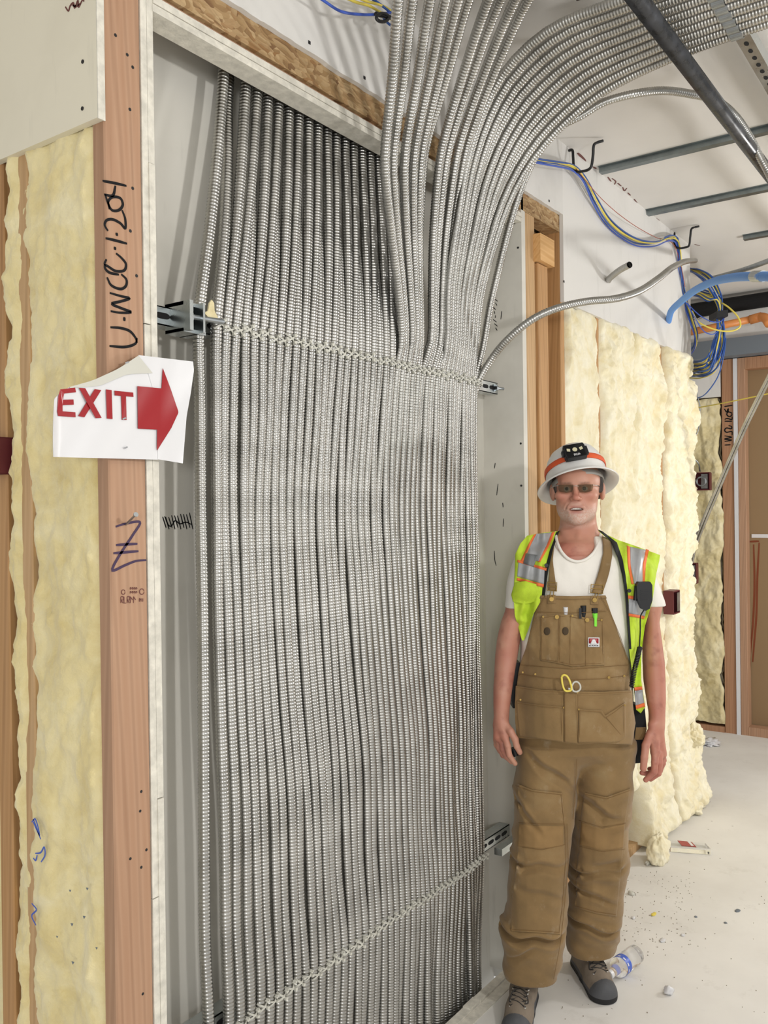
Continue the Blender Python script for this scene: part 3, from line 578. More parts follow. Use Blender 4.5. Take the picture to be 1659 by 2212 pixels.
# ------------------------------------------------------------------ overhead
p0 = W(1437, 88, Z=2.85)
m = MB(); m.tube([(1.2, p0[1], 2.85), (6.0, p0[1]-.03, 2.85)], .0235, 28); m.out('black_pipe', 'black_pipe', label='black steel sprinkler pipe crossing under the ceiling at upper right', cat='pipe', smooth=False)
o = [q for q in COL.objects if q.name == 'black_pipe'][0]; o.data.polygons.foreach_set('use_smooth', [True]*len(o.data.polygons))
m = MB(); m.tube([W(1130, 28, D=2.6), W(1215, 0, D=2.5), W(1300, -30, D=2.4)], .016, 14); m.out('black_pipe', 'black_pipe', label='short glimpse of a black pipe above the upward conduits', cat='pipe')
def channel(u, v, y1, label):
    p = W(u, v, Z=ZC-.022); x = p[0]; m = MB(); y0 = p[1]
    m.box(x-.016, x+.016, y1, y0, ZC-.0225, ZC-.021); m.box(x-.0175, x-.0155, y1, y0, ZC-.0225, ZC-.001); m.box(x+.0155, x+.0175, y1, y0, ZC-.0225, ZC-.001); m.box(x-.032, x-.0175, y1, y0, ZC-.003, ZC-.001); m.box(x+.0175, x+.032, y1, y0, ZC-.003, ZC-.001)
    m.out('furring_channel', 'channel_steel', label=label, cat='channel')
channel(1297, 375, -4, 'galvanized furring channel on the ceiling beside the upper hook'); channel(1392, 467, -4, 'middle galvanized furring channel on the ceiling')
channel(1607, 519, -4, 'shortest galvanized furring channel at the right frame edge by the lower hook')
def hook(pts, D, label):
    P = spline([W(u, v, D=d) for (u, v), d in zip(pts, D)], 60); m = MB(); m.tube(P, .0055, 8); o = m.out('wire_hook', 'black_plastic', label=label, cat='hook'); o.data.polygons.foreach_set('use_smooth', [True]*len(o.data.polygons))
hook([(1217, 327), (1227, 326), (1236, 324), (1238, 340), (1240, 362), (1246, 371), (1258, 370), (1270, 367), (1277, 360), (1281, 335), (1283, 313), (1290, 308), (1303, 304)], [3.47, 3.47, 3.46, 3.45, 3.44, 3.43, 3.42, 3.41, 3.40, 3.39, 3.38, 3.38, 3.38], 'upper black J-shaped ceiling hook holding the data wires')
hook([(1443, 502), (1455, 500), (1457, 512), (1458, 530), (1464, 536), (1478, 535), (1488, 531), (1491, 512), (1494, 494), (1500, 491), (1510, 489)], [4.6, 4.58, 4.56, 4.55, 4.54, 4.52, 4.5, 4.48, 4.46, 4.45, 4.45], 'lower black J-shaped ceiling hook near the blue tube')
def wire(P, mat, label, group=None, r=.003, n=60, name='data_cable'):
    m = MB(); m.tube(spline(np.array(P), n), r, 6); o = m.out(name, mat, label=label, cat='cable', group=group); o.data.polygons.foreach_set('use_smooth', [True]*len(o.data.polygons)); return o
base = [(1120, 335, 2.95), (1165, 346, 3.1), (1205, 352, 3.25), (1240, 362, 3.42), (1262, 385, 3.5), (1285, 430, 3.62), (1312, 475, 3.75), (1345, 505, 3.9), (1380, 522, 4.05), (1415, 524, 4.2), (1445, 512, 4.4), (1462, 518, 4.52), (1467, 540, 4.56), (1470, 580, 4.62), (1478, 640, 4.7), (1493, 690, 4.74), (1503, 722, 4.76), (1501, 745, 4.86), (1486, 765, 5.02)]
offs = [(0, -5, 'wire_blue', .7), (2, -1, 'wire_yellow', .4), (-2, 4, 'wire_blue', 1.2), (3, 2, 'wire_yellow', .2), (-4, 8, 'wire_light_blue', -.8), (4, -4, 'wire_blue', -.4)]
for k, (du, dv, mt, sp) in enumerate(offs):
    P = []
    for i, (u, v, D) in enumerate(base):
        w_ = math.sin(i*.9+k*1.3)*3.2*(1 if i not in (3, 11) else .4); s_ = (1.5 if 4 < i < 9 else 1); P.append(W(u+du*.6*s_+w_*.5, v+dv*s_*.8+w_*.6, D=D+.01*math.sin(k*2+i)))
    wire(P, mt, {'wire_blue': 'blue data cable drooping between the two black hooks', 'wire_yellow': 'yellow data cable drooping between the two black hooks', 'wire_light_blue': 'lighter blue data cable hanging lowest between the two black hooks'}[mt], {'wire_blue': 'blue cables between the hooks', 'wire_yellow': 'yellow cables between the hooks', 'wire_light_blue': None}[mt], r=.0034, n=90)
wire([W(1245, 365, D=3.42), W(1300, 430, D=3.6), W(1360, 480, D=3.9), W(1415, 512, D=4.2), W(1455, 528, D=4.5), W(1470, 570, D=4.6), W(1480, 620, D=4.65)], 'wire_red', 'thin red wire strung tight above the drooping blue cables', r=.0015)
# coil
ys_ = [0, .15, .3, .45, .6, .75, .9, 1.05, .1, .35, .55, .8, .95, .2, .7, .5]
for k in range(26):
    f = k/25; g = (k*7 % 26)/25
    P = [(1486, 578+14*f+45*(f > .55)*1), (1512, 583+18*g+40*(f > .55)), (1530+8*(1-g), 600+22*g+30*(f > .55)), (1546+12*(1-g), 640+8*g), (1553+8*(1-g), 668), (1546+15*(1-g), 683), (1548+16*(1-g), 710), (1540+24*(1-g), 745-6*g), (1526+24*(1-g), 775-10*g+28*(f)), (1505+16*(1-g), 800-25*g+22*f), (1484+5*f, 770+52*f*(1-.3*g))]
    mt = ('wire_blue', 'wire_blue', 'wire_yellow')[k % 3]
    wire([W(u+1.5*math.sin(k*3+i), v+1.5*math.cos(k*2+i), D=(5.02 if i in (0, 10) else 4.78 if i in (1, 9) else 4.66)+.045*math.sin(k*1.7)+.02*math.sin(i+k)) for i, (u, v) in enumerate(P)], mt, ('blue' if mt == 'wire_blue' else 'yellow')+' cable in the coiled bundle hanging at the drywall corner', ('blue' if mt == 'wire_blue' else 'yellow')+' cables in the coil', r=.0042, n=70, name='coiled_cable')
wire([W(1495, 672, D=4.6), (W(1508, 695, D=4.58)), W(1545, 712, D=4.56), W(1580, 715, D=4.55), W(1599, 705, D=4.55), W(1594, 685, D=4.56), W(1575, 665, D=4.58), W(1560, 655, D=4.62)], 'wire_yellow', 'yellow cable loop swinging out right of the coil', r=.0045, name='coiled_cable')
wire([W(1474, 640, D=4.62), W(1498, 680, D=4.58), W(1520, 715, D=4.57), W(1540, 722, D=4.57), W(1556, 708, D=4.58), W(1564, 688, D=4.6), W(1560, 670, D=4.62)], 'wire_light_blue', 'light blue cable loop hanging low over the coil', r=.0028, name='coiled_cable')
wire([W(1484, 655, D=4.62), W(1510, 680, D=4.58), W(1535, 694, D=4.57), W(1555, 695, D=4.58), W(1565, 685, D=4.6)], 'wire_light_blue', 'light blue cable loop hanging high over the coil', r=.0028, name='coiled_cable')
wire([W(1568, 730, D=4.62), W(1563, 770, D=4.62), W(1550, 815, D=4.65), W(1525, 850, D=4.7), W(1500, 862, D=4.9)], 'wire_blue', 'blue cable tail dropping below the coil toward the far insulation', r=.0032, name='coiled_cable')
m = MB(); a = W(1540, 684, D=4.60); b = W(1564, 681, D=4.60); c_ = (a+b)/2; d_ = (b-a)/2; m.obox(c_, d_, UPV*.017, F0*.055); m.out('velcro_wrap', 'black_plastic', label='black wrap binding the coiled cable bundle', cat='tie')
wire([W(1488, 884, D=5.2), W(1545, 874, D=5.0), W(1610, 861, D=4.7), W(1700, 842, D=4.4)], 'wire_yellow', 'taut yellow line crossing in front of the far stud', r=.0035)
wire([W(1505, 850, D=5.9), W(1512, 880, D=5.9), W(1508, 930, D=5.9), W(1492, 955, D=5.9)], 'galvanized', 'thin grey wire hanging in front of the far insulation', r=.004, name='hanging_wire')
wire([W(1492, 985, D=6.1), W(1508, 1000, D=6.1), W(1512, 1018, D=6.15)], 'galvanized', 'short grey wire entering the far red box from above', r=.006, name='hanging_wire')
# wires at top left of upward fan
tl = [([(680, -12), (700, 2), (735, 24), (775, 31), (815, 31), (850, 26)], 'wire_light_blue', 'blue cable sagging lowest left of the upward conduits at the top edge'), ([(735, -10), (770, 5), (800, 14), (850, 45)], 'wire_yellow', 'lower yellow cable at the top edge left of the upward conduits'), ([(760, -12), (790, 2), (825, 12), (855, 30)], 'wire_yellow', 'upper yellow cable at the top edge left of the upward conduits'),
      ([(790, -12), (815, 5), (835, 20), (852, 35)], 'wire_blue', 'dark blue cable crossing the black wrap at the top edge'), ([(828, 38), (838, 50), (855, 62)], 'wire_blue', 'short blue cable end below the black wrap at the top edge')]
for P, mt, lb in tl: wire([W(u, v, Y=-.09-.0*i) for i, (u, v) in enumerate(P)], mt, lb, r=.0036, n=30)
m = MB(); P = [W(826+13*math.cos(a), 38+9*math.sin(a), Y=-.105) for a in np.linspace(0, 6.28, 20)]; m.tube(P, .0045, 8); m.tube([W(812, 30, Y=-.1), W(845, 38, Y=-.1)], .006, 8); m.out('velcro_wrap', 'black_plastic', label='black wrap around the cables at the top edge', cat='tie')
# blue corrugated tube
t = empty('blue_flexible_tube', W(1445, 688, Y=-.02), 'bright blue corrugated tube curving right from the drywall corner', 'tube')
V, Fc = corrugated(spline([W(1444, 694, Y=-.012), W(1450, 672, Y=-.10), W(1470, 652, Y=-.22), W(1500, 628, Y=-.36), W(1540, 609, Y=-.50), W(1580, 600, Y=-.62), W(1625, 597, Y=-.74), W(1700, 598, Y=-.9)], 60), .0155, .011); V = V
obj('tube_wall', V, Fc, 'ent_blue', t, smooth=True)
P = spline([W(1628, 597, Y=-.748), W(1648, 597, Y=-.79)], 4); m = MB(); m.tube(P, .0185, 14); m.out('coupling_clamp', 'galvanized', t)
# orange sprinkler pipe, dark pipe at far soffit
t = empty('orange_pipe', W(1560, 700, X=XF-.26), 'orange plastic sprinkler pipe running across the far soffit', 'pipe')
m = MB(); m.tube([W(1470, 722, X=XF-.26), W(1621, 690, X=XF-.26)], .024, 18); m.out('pipe_run', 'cpvc_orange', t); m = MB(); m.tube([W(1620, 691, X=XF-.26), W(1645, 684, X=XF-.26)], .031, 18); m.tube(spline([W(1643, 685, X=XF-.26), W(1653, 687, X=XF-.30), W(1662, 700, X=XF-.33)], 8), .030, 18); m.out('elbow_fitting', 'cpvc_orange', t)
for c in t.children: c.data.polygons.foreach_set('use_smooth', [True]*len(c.data.polygons))
m = MB(); a = W(1480, 674, X=XF-.2); b = W(1700, 640, X=XF-.2); m.tube([a, b], .050, 20); m.out('dark_pipe', 'void', label='fat black pipe across the corridor under the ceiling, above the orange pipe', cat='pipe')
# ceiling scuffs
strokes('ink_scuffs', [[(330+1099*0+0, 0), (1, 1)]] and [[(1200, 300), (1215, 316), (1232, 322)], [(1248, 330), (1262, 345), (1264, 350)], [(1278, 360), (1288, 364)]], 'ink_brown', None, .012, dict(Z=ZC), (0, 0, -1), label='brown torn paper patches on the ceiling edge by the upper hook', cat='marking')
strokes('ink_scuffs', [[(1313, 382), (1320, 392)], [(1322, 385), (1330, 392), (1326, 400)], [(1334, 395), (1342, 402)], [(1345, 404), (1349, 412), (1354, 406)], [(1356, 416), (1362, 422)], [(1370, 430), (1377, 440)], [(1415, 470), (1424, 476)], [(1500, 528), (1512, 530)]], 'ink_brown', None, .006, dict(Z=ZC), (0, 0, -1), label='dark ink ticks in a row on the ceiling near the middle channel', cat='marking')
strokes('wall_scribble', [[(1040+i*19, 1115-3*i+(i % 3)*4), (1062+i*19, 1185+(i % 2)*10)] for i in range(10)]+[[(1052, 1112), (1078, 1170), (1095, 1175), (1120, 1140), (1150, 1160), (1190, 1150), (1225, 1165)], [(1008, 1135), (1018, 1150), (1010, 1165)]], 'ink_black', None, .0028, dict(Y=D2), (0, -1, 0), q2, label='scribbled-out black lettering on the grey recess wall left of the conduits', cat='marking')
strokes('wall_scribble', [[(1068+3*math.sin(i*2.1), 645+9*i), (1072+3*math.cos(i), 651+9*i)] for i in range(8)]+[[(1084, 672), (1082, 690)], [(1076, 1045), (1073, 1070)], [(1088, 1120), (1087, 1138)], [(1068, 1190), (1069, 1210), (1072, 1222)], [(1086, 1086), (1087, 1096)], [(1070, 1000), (1068, 1012)]], 'ink_black', None, .0028, dict(X=XR), (-1, 0, 0), label='black ink smears down the grey side wall of the recess', cat='marking')
m = MB()
for q in ((1112, 482), (1119, 535), (1125, 958), (1126, 1049), (1108, 470)):
    p = W(*q, X=XR-.0005); m.tube([p, p+[-.001, 0, 0]], .004, 8)
m.out('screw_heads', 'screw', label='dark screws down the recess side wall', cat='screw', kind='stuff')
# ------------------------------------------------------------------ exit sign
SD = -.016
t = empty('exit_sign', W(250, 985, Y=SD), 'white paper sign with red EXIT lettering and arrow stapled to the left stud', 'sign')
def SY(u, v):  # paper relief
    return SD-.012*max(0, (u-345)/70)**1.5*1.0-.010*max(0, (126-u)/12)**1.5-.002*math.sin(u*.05+v*.03)
def sheet(poly_rows, name, mat, off, parent, extra=0):
    V = []; Fc = []; nc = 26
    for (vl, ul, vr, ur) in poly_rows:
        for k in range(nc):
            f = k/(nc-1); u = ul+(ur-ul)*f; v = vl+(vr-vl)*f; V.append(W(u, v, Y=SY(u, v)+off+extra))
    nr = len(poly_rows)
    for r in range(nr-1):
        for k in range(nc-1): a = r*nc+k; Fc.append((a, a+nc, a+nc+1, a+1))
    n0 = len(V); V = V+[p+np.array([0, .0004, 0]) for p in V]; Fc += [tuple(i+n0 for i in f[::-1]) for f in Fc]
    return obj(name, V, Fc, mat, parent, smooth=True)
def rows(L, Rr, n=24):
    L = np.array(L, float); Rr = np.array(Rr, float); tl_ = np.linspace(0, 1, n); f = lambda P: np.stack([np.interp(tl_, np.linspace(0, 1, len(P)), P[:, 0]), np.interp(tl_, np.linspace(0, 1, len(P)), P[:, 1])], 1)
    a, b = f(L), f(Rr); return [(a[i, 1], a[i, 0], b[i, 1], b[i, 0]) for i in range(n)]
sheet(rows([(150, 836), (128, 850), (117, 862), (115, 900), (114, 950), (115, 987)], [(300, 795), (318, 800), (330, 830), (340, 870), (341, 930), (342, 993)]), 'paper', 'white_vinyl', 0, t)
sheet(rows([(299, 767), (318, 800), (330, 840), (338, 900), (341, 960), (341, 992)], [(417, 781), (419, 800), (412, 850), (403, 900), (399, 950), (395, 1001)]), 'paper', 'white_vinyl', -.0005, t)
sheet(rows([(150, 836), (200, 822), (255, 797), (299, 768)], [(152, 838), (215, 834), (275, 808), (330, 806)], 12), 'curled_edge', 'nylon', -.0022, t)
e = lambda p: (p[0]/2.963, 740+p[1]/2.963)
def pxpoly(name, polys, mat, off, parent):
    m = MB()
    for P in polys:
        n = len(P); V = [W(*e(p), Y=SY(*e(p))+off) for p in P]; m.prism(V, (0, -.0004, 0))
    return m.out(name, mat, parent)
pxpoly('letter_e', [[(385, 300), (480, 288), (486, 318), (410, 326), (402, 366), (470, 364), (472, 398), (400, 400), (400, 440), (482, 446), (484, 478), (372, 470), (366, 440), (372, 345)]], 'red_vinyl', -.002, t)
pxpoly('letter_x', [[(505, 290), (545, 292), (650, 482), (612, 484)], [(606, 298), (648, 304), (540, 478), (500, 470)]], 'red_vinyl', -.002, t)
pxpoly('letter_i', [[(678, 300), (714, 304), (720, 490), (684, 486)]], 'red_vinyl', -.002, t)
pxpoly('letter_t', [[(732, 308), (852, 320), (854, 348), (734, 338)], [(775, 340), (806, 342), (810, 496), (780, 494)]], 'red_vinyl', -.002, t)
ar = sheet(rows([(351.7, 795.4), (349, 838.5), (345, 880), (339.7, 927.6), (339.2, 972)], [(352, 795.6), (368, 838), (386, 890.5), (370, 925), (339.6, 973)], 40), 'arrow', 'red_vinyl', -.0028, t)
sheet(rows([(297, 834), (298, 926)], [(350, 839), (340, 928)], 10), 'arrow_shaft', 'red_vinyl', -.0028, t)
m = MB()
for q in ((805, 672), (795, 486), (812, 128)):
    p = W(*e(q), Y=SY(*e(q))-.003); m.obox(p, (.004, 0, .0015), (0, .0006, 0), (-.0006, 0, .0014))
m.out('staple', 'chrome', t)
# ------------------------------------------------------------------ floor litter
plain('debris_tan', '8a8070', .9)
def glass(name, c, tr=.92, r=.08):
    s = NT(name); s.b.inputs['Transmission Weight'].default_value = tr; s.b.inputs['IOR'].default_value = 1.3; return s.done(c, r)
glass('clear_plastic', (.95, .96, .97)); glass('tinted_lens', (.46, .46, .38), .97, .04); MATS['tinted_lens'].node_tree.nodes['Principled BSDF'].inputs['IOR'].default_value = 1.12
def lathe(prof, axis_o, axis_d, n=36, twist=None):
    o_ = np.array(axis_o, float); d = np.array(axis_d, float); d /= np.linalg.norm(d); a = np.cross(d, (0, 0, 1.0)); a /= np.linalg.norm(a); b = np.cross(d, a); V = []
    for i, (s, r) in enumerate(prof):
        for k in range(n): an = 2*math.pi*k/n; V.append(o_+d*s+(a*math.cos(an)+b*math.sin(an))*r)
    Fc = [(i*n+k, i*n+(k+1) % n, (i+1)*n+(k+1) % n, (i+1)*n+k) for i in range(len(prof)-1) for k in range(n)]; return V, Fc
pb = W(1316, 2108, Z=.03); pe = W(1402, 2040, Z=.03); d = pe-pb; d[2] = 0; d /= np.linalg.norm(d); pb[2] = .0335
t = empty('water_bottle', (pb[0]+d[0]*.09, pb[1]+d[1]*.09, 0), 'clear crumpled plastic water bottle with blue label lying behind the boot', 'bottle')
prof = [(0, .0), (.0, .012), (.012, .0125), (.014, .0145), (.022, .0145), (.026, .014), (.05, .027)]+[(.055+.0085*k, .0325 if k % 2 else .0305) for k in range(15)]+[(.186, .031), (.194, .024), (.190, .0)]
V, Fc = lathe(prof, pb, d); obj('bottle_shell', V, Fc, 'clear_plastic', t, smooth=True)
V, Fc = lathe([(.070, .0329), (.0975, .0331)], pb, d); obj('label_band', V, Fc, 'wire_light_blue', t, smooth=True); V, Fc = lathe([(.075, .0334), (.0810, .0334)], pb, d, 40)
obj('label_lettering', V, [f for i, f in enumerate(Fc) if i % 4 in (0, 1)], 'white_vinyl', t)
V, Fc = lathe([(-.004, 0), (-.004, .0148), (.011, .0148), (.011, .0)], pb, d); obj('bottle_cap', V, Fc, 'white_vinyl', t)
pk = W(1486, 1832, Z=.012); t = empty('plastic_package', (pk[0], pk[1], 0), 'clear blister package with red label on the floor by the corner', 'package'); ax, ay = R0, F0
m = MB(); m.obox(pk+[0, 0, .004], ax*.085+ay*-.02, ay*.035, (0, 0, .014)); m.out('tray', 'clear_plastic', t); m = MB(); m.obox(pk+[0, 0, .020]-ax*.005, ax*.03-ay*.01, ay*.03+np.array([0, 0, .0]), (0, 0, .001)); m.out('red_label', 'red_vinyl', t)
m = MB(); m.obox(pk+[0, 0, .0215]+ax*.012, ax*.006, ay*.028, (0, 0, .0006)); m.out('white_stripe', 'white_vinyl', t)
for k, (u, v, r, mt, lb) in enumerate([(1445, 2147, (.017, .016, .015), 'white_vinyl', 'white foam crumb on the floor near the bottom right'), (1412, 1976, (.017, .008, .003), 'wire_yellow', 'small bright yellow scrap on the floor right of the trousers'), (1364, 1932, (.012, .014, .008), 'nylon', 'tan drywall crumb on the floor beside the shin'),
    (1431, 2032, (.018, .010, .003), 'white_vinyl', 'flat white paper flake on the floor above the bottle'), (1475, 2021, (.009, .007, .004), 'white_vinyl', 'tiny white chip right of the bottle'), (1368, 1984, (.010, .008, .004), 'white_vinyl', 'small white chip left of the yellow scrap'), (1593, 1968, (.014, .010, .002), 'beam_grey', 'grey disc stuck to the floor at right'),
    (1398, 1868, (.016, .010, .010), 'nylon', 'chip of gypsum beside the bottom plate end'), (1567, 1994, (.007, .006, .002), 'beam_grey', 'small grey fleck below the grey disc'), (1503, 1981, (.007, .006, .002), 'beam_grey', 'small grey fleck left of the grey disc'), (1531, 1842, (.006, .006, .004), 'black_plastic', 'black pellet right of the blister package')]):
    p = W(u, v, Z=.0); blob('floor_crumb', (p[0], p[1], r[2]*.7), r, mt, lb, 'debris', 40+k, .3, 10, 2)
m = MB()
for k in range(220):
    u = RNG.uniform(1345, 1500) if k < 150 else RNG.uniform(1200, 1655); v = RNG.uniform(1880, 2060) if k < 150 else RNG.uniform(1850, 2205); p = W(u, v, Z=0); s_ = RNG.uniform(.0007, .0020)
    m.obox(p+[0, 0, .0008], (s_, s_*.4, 0), (-s_*.3, s_*.8, 0), (0, 0, .0008))
m.out('floor_dust', 'debris_tan', label='fine grey specks scattered on the white floor', cat='dust', kind='stuff')
m = ragged_board(XJ+1.0, XR+.06, -.0, .012, -.06, -.03, 0) 
for k in range(30):
    x = XR-.30+RNG.uniform(0, .35); s_ = RNG.uniform(.004, .012)
    p = (x, -.03+RNG.uniform(-.02, .015), s_*.6)
# ------------------------------------------------------------------ the man
MBASE = np.array([CAM[0], CAM[1], 0])+F0*2.8+R0*.617; MBASE[2] = 0
def ML(u, v, D=2.8):
    p = W(u, v, D=D)-MBASE; return np.array([p@R0, p@F0, p[2]])
def L2W(P): P = np.asarray(P, float); return MBASE+P[..., :1]*R0+P[..., 1:2]*F0+P[..., 2:3]*U0
man = empty('person', tuple(MBASE), 'man in white hard hat, lime safety vest and brown bib overalls beside the conduits', 'person')
WP[man.name] = MBASE
class Vol:
    def __init__(s, xs, ys, zs): s.x, s.y, s.z = (np.asarray(q, np.float32) for q in (xs, ys, zs)); s.d = np.full((len(xs), len(ys), len(zs)), .5, np.float32)
    def sl(s, lo, hi):
        r = []
        for a, l, h in zip((s.x, s.y, s.z), lo, hi): i0 = max(0, np.searchsorted(a, l)-1); i1 = min(len(a), np.searchsorted(a, h)+1); r.append(slice(i0, max(i1, i0)))
        return tuple(r)
    def g(s, q): return s.x[q[0]][:, None, None], s.y[q[1]][None, :, None], s.z[q[2]][None, None, :]
    def add(s, prim, k=.0, mode='u'):
        fn, lo, hi = prim; mg = k+.012; q = s.sl([l-mg for l in lo], [h+mg for h in hi]); new = fn(*s.g(q)).astype(np.float32); old = s.d[q]
        if mode == 's': old = -old
        if k > 0: h = np.clip(.5+.5*(old-new)/k, 0, 1); r = old*(1-h)+new*h-k*h*(1-h)
        else: r = np.minimum(old, new)
        s.d[q] = r if mode == 'u' else -r
    def cut(s, prim, k=.004):  # subtract
        fn, lo, hi = prim; mg = k+.006; q = s.sl([l-mg for l in lo], [h+mg for h in hi]); new = -fn(*s.g(q)).astype(np.float32); old = s.d[q]
        h = np.clip(.5-.5*(old-new)/max(k, 1e-5), 0, 1); s.d[q] = old*(1-h)+new*h+k*h*(1-h)
    def mesh(s):
        d = s.d; nx, ny, nz = d.shape; ins = d < 0; c = np.zeros((nx-1, ny-1, nz-1), np.uint8)
        for a in (0, 1):
            for b in (0, 1):
                for e in (0, 1): c += ins[a:nx-1+a, b:ny-1+b, e:nz-1+e]
        I, J, K = np.nonzero((c > 0) & (c < 8)); idx = np.full(c.shape, -1, np.int32); idx[I, J, K] = np.arange(len(I)); acc = np.zeros((len(I), 3)); cnt = np.zeros(len(I))
        X = (s.x, s.y, s.z)
        for ax in range(3):
            o = [q for q in range(3) if q != ax]
            for a in (0, 1):
                for b in (0, 1):
                    p0 = [I, J, K]; p0[o[0]] = p0[o[0]]+a; p0[o[1]] = p0[o[1]]+b; p1 = list(p0); p1[ax] = p1[ax]+1; d0 = d[tuple(p0)]; d1 = d[tuple(p1)]; m = (d0 < 0) != (d1 < 0); t = d0/(d0-d1+1e-12)
                    for q in range(3): v = X[q][p0[q]]; w = X[q][p1[q]]; acc[:, q] += np.where(m, v+(w-v)*t, 0)
                    cnt += m
        V = acc/cnt[:, None]; Fs = []
        for ax in range(3):
            o = [(ax+1) % 3, (ax+2) % 3]; sl0 = [slice(None)]*3; sl1 = [slice(None)]*3; sl0[ax] = slice(0, -1); sl1[ax] = slice(1, None)
            e = ins[tuple(sl0)] != ins[tuple(sl1)]; P = list(np.nonzero(e)); ok = (P[o[0]] > 0) & (P[o[1]] > 0) & (P[o[0]] < d.shape[o[0]]-1) & (P[o[1]] < d.shape[o[1]]-1); P = [p[ok] for p in P]; fl = ins[tuple(P)]
            def at(da, db): Q = list(P); Q[o[0]] = Q[o[0]]-da; Q[o[1]] = Q[o[1]]-db; return idx[tuple(Q)]
            q = np.stack([at(1, 1), at(0, 1), at(0, 0), at(1, 0)], 1); q[~fl] = q[~fl][:, ::-1]; Fs.append(q)
        F_ = np.vstack(Fs); F_ = F_[(F_ >= 0).all(1)]; return V, F_
def cone(a, b, ra, rb=None):
    a, b = np.array(a, float), np.array(b, float); rb = ra if rb is None else rb; ab = b-a; L = float(ab@ab)+1e-12
    def fn(x, y, z): t = np.clip(((x-a[0])*ab[0]+(y-a[1])*ab[1]+(z-a[2])*ab[2])/L, 0, 1); return np.sqrt((x-a[0]-t*ab[0])**2+(y-a[1]-t*ab[1])**2+(z-a[2]-t*ab[2])**2)-(ra+(rb-ra)*t)
    r = max(ra, rb); return fn, np.minimum(a, b)-r, np.maximum(a, b)+r
def ell(c, r):
    c, r = np.array(c, float), np.array(r, float)
    def fn(x, y, z): k = np.sqrt(((x-c[0])/r[0])**2+((y-c[1])/r[1])**2+((z-c[2])/r[2])**2); return (k-1)*r.min()
    return fn, c-r, c+r
def loft(keys, n=2.3, grow=0, caps=True, warp=None):
    K = []
    for k in keys: v, ul, ur, D, ry = k; a, b = ML(ul, v, D), ML(ur, v, D); K.append(((a[2]+b[2])/2, (a[0]+b[0])/2, D-2.8, (b[0]-a[0])/2+grow, ry+grow))
    K = np.array(sorted(K)); zt = np.linspace(K[0, 0], K[-1, 0], 300); T = np.stack([np.interp(zt, K[:, 0], K[:, i]) for i in range(1, 5)], 1)
    w = 13; ker = np.hanning(w+2)[1:-1]; ker /= ker.sum(); Tp = np.pad(T, ((w//2, w//2), (0, 0)), 'edge'); T = np.stack([np.convolve(Tp[:, i], ker, 'valid') for i in range(4)], 1)
    def fn(x, y, z):
        zz = z[0, 0, :]; cx, cy, rx, ry = (np.interp(zz, zt, T[:, i])[None, None, :] for i in range(4))
        rho = (np.abs((x-cx)/rx)**n+np.abs((y-cy)/ry)**n)**(1/n); d = (rho-1)*np.minimum(rx, ry)
        if warp: d = d+warp(x, y, z)
        return np.maximum(d, np.maximum(z-K[-1, 0], K[0, 0]-z)) if caps else d
    return fn, [(K[:, 1]-K[:, 3]).min(), (K[:, 2]-K[:, 4]).min(), K[0, 0]], [(K[:, 1]+K[:, 3]).max(), (K[:, 2]+K[:, 4]).max(), K[-1, 0]]
def ax_(segs):
    r = [segs[0][0]]
    for a, b, h in segs: n = max(1, int(round((b-a)/h))); r += list(np.linspace(a, b, n+1)[1:])
    return np.array(r)
TORSO = [(1158, 1204, 1296, 2.815, .055), (1170, 1172, 1328, 2.812, .076), (1183, 1144, 1360, 2.81, .095), (1200, 1126, 1382, 2.805, .108), (1225, 1119, 1391, 2.80, .115), (1260, 1120, 1391, 2.80, .120), (1300, 1124, 1387, 2.80, .122),
         (1350, 1126, 1379, 2.80, .124), (1400, 1125, 1371, 2.80, .126), (1450, 1123, 1366, 2.80, .128), (1500, 1121, 1364, 2.80, .130), (1560, 1119, 1363, 2.80, .130)]
ARML = [(1285, 1103, 1136, 2.80, .034), (1313, 1094, 1139, 2.80, .042), (1345, 1082, 1132, 2.80, .043), (1380, 1074, 1123, 2.80, .042), (1415, 1070, 1118, 2.80, .041), (1450, 1068, 1112, 2.79, .041), (1490, 1066, 1106, 2.775, .037), (1527, 1066, 1101, 2.765, .031), (1556, 1067, 1099, 2.76, .027), (1568, 1068, 1101, 2.76, .024), (1592, 1076, 1096, 2.757, .010)]
ARMR = [(1290, 1382, 1424, 2.80, .040), (1313, 1386, 1428, 2.80, .044), (1342, 1390, 1422, 2.80, .043), (1377, 1389, 1427, 2.80, .042), (1428, 1389, 1434, 2.80, .042), (1470, 1391, 1436, 2.79, .041), (1510, 1397, 1437, 2.775, .035), (1540, 1402, 1436, 2.765, .029), (1558, 1402, 1436, 2.76, .027), (1572, 1403, 1435, 2.757, .024), (1596, 1410, 1430, 2.757, .010)]
B = Vol(ax_([(-.31, -.09, .003), (-.09, .095, .0016), (.095, .33, .003)]), ax_([(-.16, -.02, .0016), (-.02, .19, .004)]), ax_([(.66, .92, .002), (.92, 1.50, .004), (1.50, 1.80, .0016)]))
B.add(loft(TORSO[3:], grow=-.014)); B.add(cone(ML(1240, 1166, 2.825), ML(1150, 1212, 2.81), .036, .034), .03); B.add(cone(ML(1258, 1166, 2.825), ML(1362, 1216, 2.81), .036, .034), .03); B.add(loft(ARML, 2.1), .02); B.add(loft(ARMR, 2.1), .02)
B.add(cone(ML(1150, 1222), ML(1117, 1300), .034, .033), .02); B.add(cone(ML(1362, 1225), ML(1404, 1300), .034, .033), .02)
